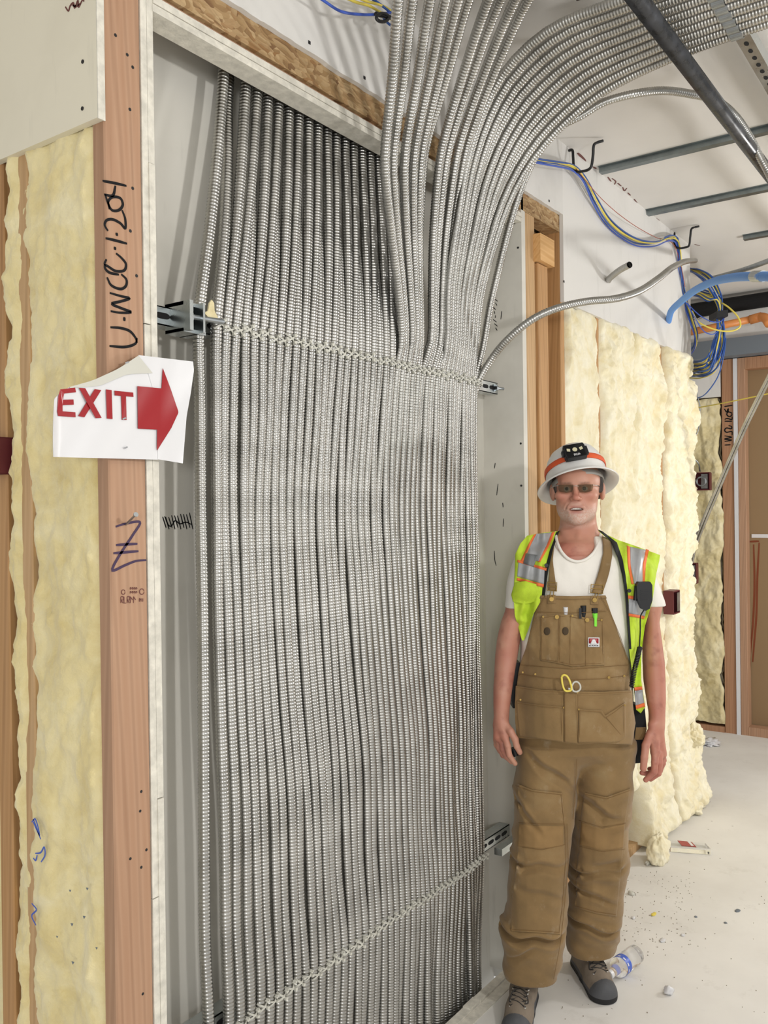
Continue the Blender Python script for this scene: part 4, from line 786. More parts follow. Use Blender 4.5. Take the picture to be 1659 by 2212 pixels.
# neck
NK = [(1075, 1222, 1276, 2.83, .040), (1108, 1213, 1286, 2.83, .050), (1130, 1210, 1288, 2.828, .052), (1150, 1209, 1290, 2.822, .054), (1170, 1204, 1296, 2.818, .060), (1190, 1192, 1310, 2.815, .072)]
B.add(loft(NK, 2.1), .035)
B.add(ell(ML(1249, 1200, 2.76), (.075, .045, .05)), .02)
H = ML(1243.5, 1055, 2.72)
HA = math.radians(12.3); hC, hS = math.cos(HA), math.sin(HA)
h_ = lambda x, y, z: H+np.array([x*hC+y*hS, y*hC-x*hS, z])
for p, k in ((ell(h_(.008, .100, .022), (.071, .096, .078)), 0), (ell(h_(.003, .057, .030), (.062, .060, .050)), .02), (ell(h_(.003, .062, -.033), (.0650, .063, .066)), .02), (ell(h_(.003, .054, -.076), (.0535, .055, .033)), .025),
             (ell(h_(.003, .012, -.099), (.022, .022, .016)), .020), (cone(h_(-.034, .016, .017), h_(-.010, .008, .0135), .0085), .014), (cone(h_(.034, .016, .017), h_(.010, .008, .0135), .0085), .014),
             (ell(h_(-.043, .026, -.022), (.022, .022, .016)), .014), (ell(h_(.043, .026, -.022), (.022, .022, .016)), .014), (ell(h_(0, .012, -.062), (.026, .016, .020)), .014)): B.add(p, k)
for s in (-1, 1):
    B.cut(ell(h_(s*.027, -.004, -.001), (.0165, .018, .0105)), .010)
    B.add(ell(h_(s*.027, .020, -.0005), (.016, .0135, .0115)), .004)   # lids
    B.cut(ell(h_(s*.027, .006, -.0005), (.0115, .006, .0034)), .0015)
B.add(cone(h_(0, .004, .006), h_(0, -.014, -.027), .0068, .0088), .009); B.add(ell(h_(0, -.0175, -.0295), (.0102, .0105, .0088)), .006)
for s in (-1, 1):
    B.add(ell(h_(s*.0115, -.006, -.0325), (.0072, .010, .0068)), .005); B.cut(ell(h_(s*.0062, -.0125, -.0405), (.0038, .0052, .0040)), .0025)
    B.cut(cone(h_(s*.019, -.006, -.036), h_(s*.033, .004, -.062), .0022), .006)
    B.add(ell(h_(s*.0765+.006, .082, -.010), (.0075, .017, .027)), .006); B.add(ell(h_(s*.081+.006, .090, -.006), (.007, .017, .022)), .006); B.cut(ell(h_(s*.0865+.006, .080, -.004), (.0045, .009, .015)), .004)
B.add(cone(h_(-.021, .000, -.0575), h_(.021, .000, -.0575), .0052), .004); B.add(cone(h_(-.018, .0015, -.074), h_(.018, .0015, -.074), .0066), .005)
B.cut(ell(h_(.000, -.004, -.0655), (.0225, .013, .0052)), .0025)
B.add(cone(ML(1220, 1145, 2.80), ML(1243, 1198, 2.745), .009, .007), .016); B.add(cone(ML(1280, 1145, 2.80), ML(1256, 1198, 2.745), .009, .007), .016); B.add(ell(ML(1249, 1165, 2.772), (.009, .012, .015)), .012)
# hands
def finger(pts, r0, r1, k=.006):
    P = [ML(*p) for p in pts]; n = len(P)-1
    for i in range(n): ra = r0+(r1-r0)*i/n; rb = r0+(r1-r0)*(i+1)/n; B.add(cone(P[i], P[i+1], ra, rb), k if i == 0 else .003)
ph = lambda x, y: (1050+x/12.76, 1520+y/12.76)
pr = lambda x, y: (1330+x/12.76, 1520+y/12.76)
def F(pf, *pts): return [(*pf(x, y), D) for x, y, D in pts]
B.add(cone(ML(*ph(370, 520), 2.76), ML(*ph(360, 900), 2.755), .0165, .0185), .012); B.add(cone(ML(*ph(440, 560), 2.745), ML(*ph(520, 900), 2.735), .015, .014), .012); B.add(cone(ML(*ph(320, 600), 2.775), ML(*ph(330, 980), 2.785), .014, .015), .012)
finger(F(ph, (520, 900, 2.735), (590, 1150, 2.722), (640, 1420, 2.722), (800, 1650, 2.73)), .0115, .0078); finger(F(ph, (430, 950, 2.752), (470, 1250, 2.742), (560, 1460, 2.745), (700, 1600, 2.752)), .0115, .008)
finger(F(ph, (350, 1000, 2.772), (360, 1200, 2.766), (470, 1420, 2.77), (560, 1470, 2.778)), .011, .008); finger(F(ph, (290, 980, 2.79), (290, 1140, 2.788), (380, 1300, 2.792), (470, 1380, 2.80)), .010, .0075)
finger(F(ph, (520, 560, 2.745), (670, 760, 2.725), (800, 980, 2.715), (850, 1180, 2.715), (930, 1340, 2.72)), .0125, .0085)
B.add(cone(ML(*pr(1120, 560), 2.755), ML(*pr(1260, 1380), 2.765), .017, .017), .012); B.add(cone(ML(*pr(1020, 600), 2.745), ML(*pr(1090, 1330), 2.74), .014, .0150), .012); B.add(cone(ML(*pr(1200, 700), 2.775), ML(*pr(1290, 1350), 2.785), .012, .013), .012)
finger(F(pr, (1090, 1340, 2.738), (1080, 1620, 2.728), (1060, 1880, 2.726), (830, 2100, 2.735)), .0125, .0085); finger(F(pr, (1190, 1380, 2.752), (1210, 1640, 2.744), (1180, 1920, 2.745), (960, 2080, 2.755)), .0118, .008)
finger(F(pr, (1260, 1400, 2.772), (1290, 1640, 2.768), (1210, 1850, 2.772), (900, 1930, 2.775), (720, 1910, 2.775)), .0110, .0075); finger(F(pr, (1290, 1360, 2.79), (1320, 1560, 2.79), (1200, 1760, 2.795), (930, 1800, 2.795)), .0100, .0072)
finger(F(pr, (960, 820, 2.745), (830, 1150, 2.725), (790, 1480, 2.715), (760, 1790, 2.712)), .0135, .0102)
B.d += 0
V, Fc = B.mesh()
def lerp(a, b, t): return a+(b-a)*t[:, None]
def sstep(x, a, b): t = np.clip((x-a)/(b-a), 0, 1); return t*t*(3-2*t)
def srgb(c): return np.array(lin(c)[:3])
q = V-H; x, y, z = q.T; x, y = x*hC-y*hS, x*hS+y*hC; n1 = fbm(V[:, 0]*45, V[:, 1]*45, V[:, 2]*45, 4, 3); n2 = fbm(V[:, 0]*14, V[:, 1]*14, V[:, 2]*14, 3, 5)
col = np.tile(srgb('c08e78'), (len(V), 1)); col = lerp(col, srgb('b0705c'), np.clip(.38+.9*n2, 0, 1)*.7); face = (z > -.13).astype(float)
arm = (z < -.17)*1.0; col = lerp(col, srgb('b06c5c'), arm*np.clip(.45+n2*.9, 0, 1)); col = lerp(col, srgb('8f5348'), arm*np.clip(n1*1.6-.1, 0, 1)*.6)
col = lerp(col, srgb('a85f50'), np.exp(-((x/.013)**2+((z+.026)/.018)**2))*(y < .03)*.55); col = lerp(col, srgb('ad6455'), np.exp(-(((np.abs(x)-.043)/.018)**2+((z+.026)/.016)**2))*(y < .06)*.4)
beard = sstep(-z, .045, .08)*(1-sstep(-z, .112, .130))*(1-sstep(y, .04, .085))*(1-np.exp(-((x/.022)**2+((z+.066)/.009)**2)))
must = np.exp(-((x/.024)**2+((z+.049)/.007)**2))*(y < .03); st_ = np.clip(beard*(.10+.9*vnoise(x*420, y*420, z*420))*.75+must*.25, 0, .6); col = lerp(col, srgb('c9bfb4'), st_)
lip = np.exp(-((x/.020)**4))*np.clip(np.exp(-((z+.0575)/.0035)**2)+np.exp(-((z+.0745)/.0050)**2), 0, 1)*(y < .02); col = lerp(col, srgb('9c5a50'), lip*.75)
brow = np.exp(-(((np.abs(x)-.027)/.017)**4+((z-.0165)/.0042)**2))*(y < .04)*np.clip(.4+vnoise(x*300, y*100, z*300), 0, 1); col = lerp(col, srgb('5e4a3e'), brow*.6)
mth = np.exp(-((x/.021)**4+((z+.0655)/.0045)**2))*(y > -.004)*(y < .03); col = lerp(col, srgb('3a1614'), mth*.8)
s = NT('skin'); at = s.n('ShaderNodeAttribute', attribute_name='Col'); s.bump(s.noise(s.coord(), 260, 4, .6), .12, .002)
s.done(at.outputs['Color'], .5, Subsurface_Weight=.06, Subsurface_Radius=(.01, .004, .002))
def pobj(name, V, Fc, mat, parent=man, smooth=True, **kw): return obj(name, L2W(V), Fc, mat, parent, smooth=smooth, **kw)
body = pobj('body', V, Fc, 'skin'); ca = body.data.color_attributes.new('Col', 'FLOAT_COLOR', 'POINT')
if len(body.data.vertices) == len(col): ca.data.foreach_set('color', np.hstack([col, np.ones((len(col), 1))]).astype(np.float32).ravel())
# eyes, teeth
def sphere(c, r, n=18): V, Fc = [], []; a = blob_arr(c, r, n); return a
def blob_arr(c, r, n=18):
    th, ph_ = np.meshgrid(np.linspace(0, np.pi, n), np.linspace(0, 2*np.pi, 2*n, endpoint=False), indexing='ij'); P = np.stack([c[0]+r[0]*np.sin(th)*np.cos(ph_), c[1]+r[1]*np.sin(th)*np.sin(ph_), c[2]+r[2]*np.cos(th)], -1).reshape(-1, 3)
    i = np.arange(n-1)[:, None]*2*n; j = np.arange(2*n)[None, :]; j2 = (j+1) % (2*n); return P, np.stack([i+j, i+2*n+j, i+2*n+j2, i+j2], -1).reshape(-1, 4)
plain('eye_white', 'b5aca2', .2); plain('iris', '3a2a20', .15); plain('teeth_enamel', 'e8e4da', .25)
for s_ in (-1, 1):
    V, Fc = blob_arr(h_(s_*.027, .0165, -.0005), (.0118,)*3); e_ = pobj('eye', V, Fc, 'eye_white'); V, Fc = blob_arr(h_(s_*.027, .0062, -.0005), (.0058, .0022, .0058), 12); pobj('iris', V, Fc, 'iris', e_)
m = MB()
for k in range(8):
    xx = (k-3.5)*.0049; m.obox(h_(xx, .0035+abs(xx)**2*14, -.0632), (.00235, 0, 0), (0, .002, 0), (0, 0, .0030-abs(k-3.5)*.0002))
obj('teeth', L2W(np.vstack(m.V)), m.F, 'teeth_enamel', man)
# hair
Hv = Vol(np.arange(-.10, .135, .0022), np.arange(-.09, .16, .0022)+0, np.arange(H[2]-.07, H[2]+.11, .0022))
Hv.add(ell(h_(.007, .105, .024), (.0775, .096, .079)))
for s_ in (-1, 1): Hv.add(ell(h_(.006+s_*.0675, .070, .010), (.0095, .034, .026)), .01); Hv.add(ell(h_(.006+s_*.070, .115, -.012), (.010, .03, .03)), .01)
Hv.d += (.004*fbm(Hv.x[:, None, None]*120, Hv.y[None, :, None]*50, Hv.z[None, None, :]*40, 3, 2)).astype(np.float32)
xx = Hv.x[:, None, None]-H[0]; yy = (Hv.y[None, :, None]-H[1])*hC+xx*hS; zz = Hv.z[None, None, :]-H[2]
Hv.d = np.maximum(Hv.d, zz-.040); Hv.d = np.maximum(Hv.d, (.052-.10*np.clip(zz, 0, .1)+.10*np.clip(-zz-.0, 0, .1))-yy); Hv.d = np.maximum(Hv.d, (-.014-.45*np.clip(yy-.09, 0, .1))-zz)
V, Fc = Hv.mesh(); s = NT('hair_dark'); c_ = s.coord(scale=(60, 60, 8)); s.done(s.ramp(s.noise(c_, 3, 3), [(.35, '2a221e'), (.6, '4a3f38'), (.8, '8a8078')]), .6); pobj('hair', V, Fc, 'hair_dark')
# glasses
gl = obj('glasses', L2W(np.vstack(MB().tube([h_(-.010, -.0085, .006), h_(0, -.0125, .0085), h_(.010, -.0085, .006)], .0009, 6).tube([h_(-.052, .001, .010), h_(-.066, .012, .008), h_(-.079, .075, .004)], .0013, 6).tube([h_(.052, .001, .010), h_(.066, .012, .008), h_(.079, .075, .004)], .0013, 6).V)), None or MB().tube([(0, 0, 0), (0, 0, 1), (0, 1, 1)], 1, 6).tube([(0, 0, 0), (0, 0, 1), (0, 1, 1)], 1, 6).tube([(0, 0, 0), (0, 0, 1), (0, 1, 1)], 1, 6).F, 'chrome', man)
for s_ in (-1, 1):
    P = [(.007, .0115), (.030, .0120), (.052, .0118), (.0535, .004), (.050, -.0085), (.030, -.0135), (.012, -.0115), (.0075, -.002)]; V = [h_(s_*a, -.0115+.0115*(a/.052)**2, b) for a, b in P]; n = len(V)
    V2 = V+[p+np.array([0, .0014, 0]) for p in V]; obj('lens', L2W(V2), [tuple(range(n)), tuple(range(2*n-1, n-1, -1))]+[(i, i+n, (i+1) % n+n, (i+1) % n) for i in range(n)], 'tinted_lens', gl)
# hard hat
plain('hat_shell', 'dcdbd8', .32, nscale=22, namt=.04); plain('hat_lining', 'a9a6a0', .8); plain('orange_strap', 'd9582a', .7); plain('led_glass', 'cfc9a8', .3); plain('reflect_grey', '9a9c9e', .38, nscale=30, namt=.05); plain('reflect_dark', '6f7274', .45)
plain('vest_lime', 'b9d433', .75, nscale=60, namt=.08, bump=.25, bscale=300); plain('vest_orange', 'e2703a', .7); plain('vest_black', '111214', .8); plain('shirt_white', 'e6e2da', .9, nscale=9, namt=.03, bump=.1, bscale=200)
def duck():
    s = NT('duck_brown'); co = s.coord(); f = s.noise(co, 6, 5, .6); g = s.noise(co, 22, 5, .65); w = s.noise(s.coord(scale=(1, 1, 1)), 420, 2)
    m = s.ramp(f, [(.3, '78603c'), (.55, '886d46'), (.8, '9c855e')]); m = s.mix(s.math('MULTIPLY', s.ramp(g, [(.60, (0, 0, 0)), (.80, (1, 1, 1))]), .35), m, 'b7aa92'); s.bump(w, .25, .0015); return s.done(m, .88, Sheen_Weight=.15)
duck(); plain('thread_brown', '7a5d38', .9); plain('duck_dirty', '8c6f47', .9, nscale=14, namt=.16); plain('stain_dark', '4a3c2a', .9)
hc = ML(1250, 1051, 2.80)+np.array([0, .012, 0]); ta, ra = math.radians(21), math.radians(4.5)
hu = np.array([-math.sin(ra)*-1*-1, math.sin(ta), math.cos(ta)]); hu /= np.linalg.norm(hu); hx = np.array([math.cos(ra), 0, math.sin(ra)]); hx -= hu*(hx@hu); hx /= np.linalg.norm(hx); hf = -np.cross(hu, hx)
def hat(r, a, hgt): return hc+hx*(r[0]*math.cos(a))+hf*(r[1]*math.sin(a))+hu*hgt
def ring(prof, n=64):
    V = [hat((rx, ry), 2*math.pi*k/n, h) for rx, ry, h in prof for k in range(n)]; Fc = np.array([(i*n+k, i*n+(k+1) % n, (i+1)*n+(k+1) % n, (i+1)*n+k) for i in range(len(prof)-1) for k in range(n)]); return np.array(V), Fc
outer = [(.1285, .158, -.003), (.1295, .159, .0), (.127, .156, .003), (.113, .137, .010), (.102, .124, .018), (.097, .119, .026), (.0955, .117, .045), (.092, .112, .070), (.084, .102, .094), (.070, .085, .115), (.050, .061, .129), (.026, .032, .136), (.0, .0, .138)]
inner = [(0, 0, .134), (.048, .058, .125), (.080, .098, .092), (.091, .111, .05), (.092, .113, .026), (.099, .120, .016), (.112, .135, .006), (.126, .155, -.003), (.1285, .158, -.003)]
V, Fc = ring(outer+[] ); V2, F2 = ring(inner); hat_o = pobj('hard_hat', np.vstack([V, V2]), np.vstack([Fc[:, ::-1], F2[:, ::-1]+len(V)]), 'hat_shell')
m = MB()
for k in range(7): # ridge along crown
    pass
V, Fc = ring([(.0835, .104, .000), (.0835, .104, .016), (.0795, .100, .016), (.0795, .100, .000), (.0835, .104, .000)]); pobj('suspension_band', V, Fc, 'hat_lining', hat_o)
V, Fc = ring([(.0978, .1195, .049), (.0982, .1195, .058), (.0965, .1175, .067), (.0945, .1155, .067), (.0955, .117, .049), (.0978, .1195, .049)]); pobj('head_strap', V, Fc, 'orange_strap', hat_o)
lc = hat((.0, .120), math.pi/2, .066)+hx*-.021+hf*.006; ht = math.radians(5); lx = hx*math.cos(ht)+hu*math.sin(ht); lu = hu*math.cos(.25)-hf*-math.sin(.25)*-1; lu = hu*.97-hf*.20; lu /= np.linalg.norm(lu); lu = lu-lx*(lx@lu); lu /= np.linalg.norm(lu); lf = np.cross(lu, lx)*-1
if lf@hf < 0: lf = -lf
def hl(mb): return L2W(np.vstack(mb.V))
m = MB(); m.obox(lc, lx*.0325, lu*.0235, lf*.011); m.obox(lc, lx*.0345, lu*.019, lf*.009); m.obox(lc+lf*.003, lx*.030, lu*.0250, lf*.008); m.obox(lc-lx*.037, lx*.004, lu*.008, lf*.006); m.obox(lc+lx*.037, lx*.004, lu*.014, lf*.006); hm = obj('headlamp', hl(m), m.F, 'black_plastic', hat_o)
m = MB(); P = [lc+lf*.0112+lx*(.0075*math.cos(a))+lu*(.0075*math.sin(a)+.003) for a in np.linspace(0, 2*math.pi, 21)[:-1]]; m.prism(P, lf*.0012)
for s_ in (-1, 1): m.prism([lc+lf*.0112+lx*(s_*(a))+lu*(b+.004) for a, b in ((.014, .0035), (.024, .007), (.0255, -.003), (.016, -.006))], lf*.0012)
obj('lamp_lens', hl(m), m.F, 'led_glass', hat_o)
m = MB()
for k in range(5): m.obox(lc+lf*.0114+lx*(-.007+.0042*k)-lu*.0155, lx*.0008, lu*.0035, lf*.0006); m.obox(lc+lf*.0114+lx*(-.0062+.0042*k)-lu*(.0125+.003*(k % 3)), lx*.0016, lu*.0006, lf*.0006)
obj('lamp_lettering', hl(m), m.F, 'white_vinyl', hat_o)
# shirt
def wrinkle(amp, fx, fz, sd):
    return lambda x, y, z: amp*fbm(x*fx+3*fbm(z*6, 1.0, 0, 2), y*fx*.6, z*fz, 3, sd)
def warpf(*terms): return lambda x, y, z: sum(t(x, y, z) for t in terms)
def resamp0(P): return P
Sv = Vol(np.arange(-.30, .325, .0035), np.arange(-.17, .17, .0035), np.arange(1.0, 1.56, .0035))
wr = lambda x, y, z: .010*fbm(x*9+4*z, y*4, z*7, 3, 4)+.004*fbm(x*26, y*10, z*16, 2, 9)
Sv.add(loft(TORSO, 2.3, 0, warp=wr)); Sv.add(loft([(1188, 1128, 1180, 2.805, .05), (1205, 1115, 1175, 2.805, .056), (1235, 1103, 1165, 2.80, .058), (1270, 1094, 1154, 2.80, .056), (1312, 1087, 1144, 2.80, .054)], 2.1, warp=wr), .018)
Sv.add(loft([(1190, 1330, 1378, 2.805, .05), (1207, 1338, 1396, 2.805, .056), (1235, 1350, 1412, 2.80, .058), (1270, 1364, 1426, 2.80, .056), (1308, 1380, 1437, 2.80, .054)], 2.1, warp=wr), .018)
nb = ML(1249, 1188, 2.80)
nt = ML(1247.5, 1150, 2.70)
def neckcut(x, y, z): return np.maximum((np.sqrt(((x-nt[0]-.001)/.069)**2+(np.minimum(z-nt[2], 0)/(.092-.9*np.clip(y+.06, 0, .3)))**2)-1)*.06, y-.035)
Sv.cut((neckcut, [-.12, -.14, 1.36], [.12, .12, 1.56]), .004)
V, Fc = Sv.mesh(); shirt = pobj('t_shirt', V, Fc, 'shirt_white')
def torso_y(u, v):
    vs = [k[0] for k in TORSO]; ul, ur, D_, ry = (np.interp(v, vs, [k[i_] for k in TORSO]) for i_ in (1, 2, 3, 4)); t_ = min(.999, abs((u-(ul+ur)/2)/((ur-ul)/2))); return D_-ry*(1-t_**2.3)**(1/2.3)
P = [ML(u, v, torso_y(u, v)+.002) for u, v in resamp0([(1200, 1150), (1202, 1164), (1206, 1178), (1214, 1193), (1228, 1207), (1247, 1213), (1266, 1208), (1282, 1194), (1291, 1178), (1295, 1164), (1297, 1150)])]
m = MB(); m.tube(spline(P, 60), .0048, 8, caps=False); cl_ = obj('collar', L2W(np.vstack(m.V)), m.F, 'shirt_white', shirt, smooth=True)
# trousers
Tv = Vol(np.arange(-.275, .20, .0035), np.arange(-.20, .27, .0035), np.arange(.09, 1.16, .0035))
def lw(sd): return lambda x, y, z: (.010*fbm(x*6+5*z, y*5, z*9, 3, sd)+.016*fbm(x*2.5+sd, y*2, z*11+x*4, 2, sd+2)+.004*fbm(x*16, y*9, z*26+x*9, 2, sd+4))*np.clip((1.1-z)*2.5, .2, 1)
def fold_at(lst):
    def f(x, y, z):
        r = 0
        for u0, v0, u1, v1, D, amp, wd in lst:
            a, b = ML(u0, v0, D), ML(u1, v1, D); sl = (b[2]-a[2])/(b[0]-a[0]); zc_ = a[2]+(x-a[0])*sl+.006*np.sin(x*55+v0); m_ = 1/(1+np.exp(-(x-a[0]+.004)/.008))/(1+np.exp((x-b[0]-.004)/.008))*(y < D-2.8+.12)
            t_ = (z-zc_)/wd; r = r+amp*m_*(np.exp(-t_**2)*1.0-.75*np.exp(-(t_-1.7)**2)-.25*np.exp(-(t_+1.9)**2))
        return r
    return f
def plus(*fs): return lambda x, y, z: sum(f(x, y, z) for f in fs)
FL = fold_at([(1112, 1876, 1216, 1874, 2.68, .013, .011), (1094, 2034, 1212, 2036, 2.68, .022, .011), (1118, 1742, 1160, 1790, 2.68, .010, .012), (1150, 1640, 1236, 1705, 2.68, .010, .014), (1130, 1926, 1214, 1940, 2.68, .007, .012), (1110, 2085, 1150, 2060, 2.68, .009, .012)])
FR = fold_at([(1236, 1890, 1336, 1872, 2.78, .014, .010), (1234, 1922, 1320, 1944, 2.80, .012, .010), (1230, 1992, 1332, 2022, 2.84, .018, .012), (1262, 1735, 1330, 1768, 2.72, .010, .012), (1245, 1660, 1300, 1650, 2.70, .008, .012)])
HIP = [(1425, 1128, 1354, 2.80, .132), (1470, 1120, 1362, 2.80, .138), (1520, 1117, 1365, 2.80, .140), (1580, 1117, 1365, 2.80, .138), (1610, 1119, 1364, 2.80, .130), (1635, 1140, 1345, 2.80, .09), (1662, 1200, 1290, 2.80, .03)]
LL = [(1600, 1119, 1247, 2.795, .118), (1650, 1116, 1247, 2.79, .112), (1700, 1112, 1241, 2.785, .106), (1771, 1112, 1236, 2.78, .10), (1870, 1102, 1229, 2.77, .098), (1920, 1095, 1226, 2.768, .096), (1969, 1090, 1221, 2.772, .092), (2025, 1083, 1215, 2.778, .088), (2080, 1085, 1208, 2.785, .080), (2107, 1087, 1199, 2.79, .076)]
LR = [(1600, 1247, 1365, 2.80, .118), (1650, 1248, 1364, 2.80, .112), (1700, 1246, 1364, 2.805, .106), (1771, 1244, 1356, 2.82, .10), (1870, 1233, 1350, 2.85, .098), (1969, 1223, 1341, 2.90, .092), (2010, 1222, 1337, 2.93, .086), (2028, 1223, 1340, 2.945, .082), (2052, 1229, 1328, 2.96, .076)]
Tv.add(loft(HIP, 2.3, warp=lw(1))); Tv.add(loft(LL, 2.25, warp=plus(lw(3), FL)), .02); Tv.add(loft(LR, 2.25, warp=plus(lw(5), FR)), .02)
def crease(u0, v0, u1, v1, D, dep=.010, r=.010):
    a, b = ML(u0, v0, D), ML(u1, v1, D); c_ = cone(a, b, r*.35, r*.35); Tv.cut(cone(a, b, r*.8, r*1.3), .016)
Tf = lambda: None
for c_ in ((1118, 1872, 1215, 1875, 2.665), (1095, 2028, 1205, 2032, 2.655), (1115, 1745, 1150, 1790, 2.685), (1238, 1880, 1330, 1868, 2.745), (1240, 1990, 1330, 2008, 2.795), (1235, 1900, 1320, 1925, 2.75), (1150, 1655, 1235, 1700, 2.68), (1255, 1730, 1300, 1765, 2.715)): crease(*c_)
# hollow the cuffs
Tv.cut(cone(ML(1141, 2135, 2.79), ML(1142, 2095, 2.785), .062, .058), .003); Tv.cut(cone(ML(1278, 2085, 2.96), ML(1280, 2035, 2.955), .058, .056), .003)
V, Fc = Tv.mesh(); ov = pobj('bib_overalls', V, Fc, 'duck_brown')
# front depth map of shirt + trousers
def front(vol):
    ins = vol.d < 0; has = ins.any(1); i = ins.argmax(1); i0 = np.clip(i-1, 0, None); A, Bz = np.meshgrid(np.arange(ins.shape[0]), np.arange(ins.shape[2]), indexing='ij'); d0 = vol.d[A, i0, Bz]; d1 = vol.d[A, i, Bz]; t = np.clip(d0/(d0-d1+1e-9), 0, 1)
    return np.where(has, vol.y[i0]+(vol.y[i]-vol.y[i0])*t, 9.0)
GX = np.arange(-.30, .32, .004); GZ = np.arange(.10, 1.57, .004); GY = np.full((len(GX), len(GZ)), 9.0)
for vol in (Sv, Tv):
    fy = front(vol); ix = np.clip(np.round((GX-vol.x[0])/.0035).astype(int), 0, len(vol.x)-1); iz = np.clip(np.round((GZ-vol.z[0])/.0035).astype(int), 0, len(vol.z)-1)
    okx = (GX >= vol.x[0]) & (GX <= vol.x[-1]); okz = (GZ >= vol.z[0]) & (GZ <= vol.z[-1]); g_ = fy[np.ix_(ix, iz)]; g_[~okx, :] = 9; g_[:, ~okz] = 9; GY = np.minimum(GY, g_)
for it in range(60):
    bad = GY > 5
    if not bad.any(): break
    S_ = np.zeros_like(GY); N_ = np.zeros_like(GY)
    for dx_, dz_ in ((1, 0), (-1, 0), (0, 1), (0, -1)):
        r_ = np.roll(GY, (dx_, dz_), (0, 1)); okk = r_ < 5; S_ += np.where(okk, r_, 0); N_ += okk
    GY = np.where(bad & (N_ > 0), S_/np.maximum(N_, 1)+.0006, GY)
GY = np.minimum(GY, .08)
def sm(G, n):
    for _ in range(n): P = np.pad(G, 1, 'edge'); G = (P[1:-1, 1:-1]*2+P[:-2, 1:-1]+P[2:, 1:-1]+P[1:-1, :-2]+P[1:-1, 2:])/6
    return G
GM = {0: sm(GY, 1), 1: sm(GY, 8), 2: np.minimum(sm(GY, 40), sm(GY, 3))}
def fy(x, z, lv=0):
    G = GM[lv]; a = np.clip((x-GX[0])/.004, 0, len(GX)-1.001); b = np.clip((z-GZ[0])/.004, 0, len(GZ)-1.001); i, j = int(a), int(b); a -= i; b -= j
    return G[i, j]*(1-a)*(1-b)+G[i+1, j]*a*(1-b)+G[i, j+1]*(1-a)*b+G[i+1, j+1]*a*b
def PX(u, v, off, lv=0):
    y = -.1
    for _ in range(4): p = ML(u, v, 2.8+y); y = fy(p[0], p[2], lv)-off
    return ML(u, v, 2.8+y)
def resamp(P, n):
    P = np.array(P, float); s_ = np.concatenate([[0], np.cumsum(np.linalg.norm(np.diff(P, axis=0), axis=1))]); t = np.linspace(0, s_[-1], n); return np.stack([np.interp(t, s_, P[:, 0]), np.interp(t, s_, P[:, 1])], 1)
def drape(name, rws, off, thk, mat, parent, lv=0, nx=None, ny=None, bulge=None, **kw):
    wpx = max(np.ptp(np.array(r)[:, 0])+np.ptp(np.array(r)[:, 1]) for r in rws); hpx = sum(np.linalg.norm(np.array(rws[i+1][0])-np.array(rws[i][0])) for i in range(len(rws)-1)); nx = nx or int(max(3, min(60, wpx/3))); ny = ny or int(max(3, min(110, hpx/3)))
    R_ = np.array([resamp(r, nx) for r in rws]); tt = np.linspace(0, len(rws)-1, ny); G = []
    for t in tt: k = min(int(t), len(rws)-2); G.append(R_[k]*(1-(t-k))+R_[k+1]*(t-k))
    V1, V0 = [], []
    for j, row in enumerate(G):
        for i, (u, v) in enumerate(row):
            o_ = off+(bulge(i/(nx-1), j/(ny-1), u, v) if bulge else 0); V1.append(PX(u, v, o_+thk, lv)); V0.append(PX(u, v, min(off, o_), lv)+np.array([0, .0, 0]))
    n = len(V1); Fq = []
    for j in range(ny-1):
        for i in range(nx-1): a = j*nx+i; Fq += [(a, a+nx, a+nx+1, a+1), (n+a, n+a+1, n+a+nx+1, n+a+nx)]
    for j in range(ny-1):
        for a, s_ in ((j*nx, 1), (j*nx+nx-1, -1)): q_ = (a, n+a, n+a+nx, a+nx); Fq.append(q_ if s_ > 0 else q_[::-1])
    for i in range(nx-1):
        for a, s_ in ((i, -1), ((ny-1)*nx+i, 1)): q_ = (a, n+a, n+a+1, a+1); Fq.append(q_ if s_ > 0 else q_[::-1])
    o = obj(name, L2W(np.array(V1+V0)), np.array(Fq), mat, parent, smooth=False, **kw); sf = [True]*(2*(ny-1)*(nx-1))+[False]*(len(Fq)-2*(ny-1)*(nx-1)); 
    if len(o.data.polygons) == len(sf): o.data.polygons.foreach_set('use_smooth', sf)
    return o
def seam(name, paths, off, mat, parent, r=.0011, lv=0):
    m = MB()
    for P in paths: Q = resamp(P, max(3, int(sum(np.linalg.norm(np.diff(np.array(P, float), axis=0), axis=1))/4))); m.tube([PX(u, v, off, lv) for u, v in Q], r, 5)
    return obj(name, L2W(np.vstack(m.V)), m.F, mat, parent)
def LRr(L, Rr, n=10):
    a = resamp(L, n); b = resamp(Rr, n); return [[tuple(a[i]), tuple(b[i])] for i in range(n)]
fold = lambda amp, f: (lambda a, b, u, v: amp*float(fbm(u*f*.05, v*f*.03, 1.0, 2, 3)))
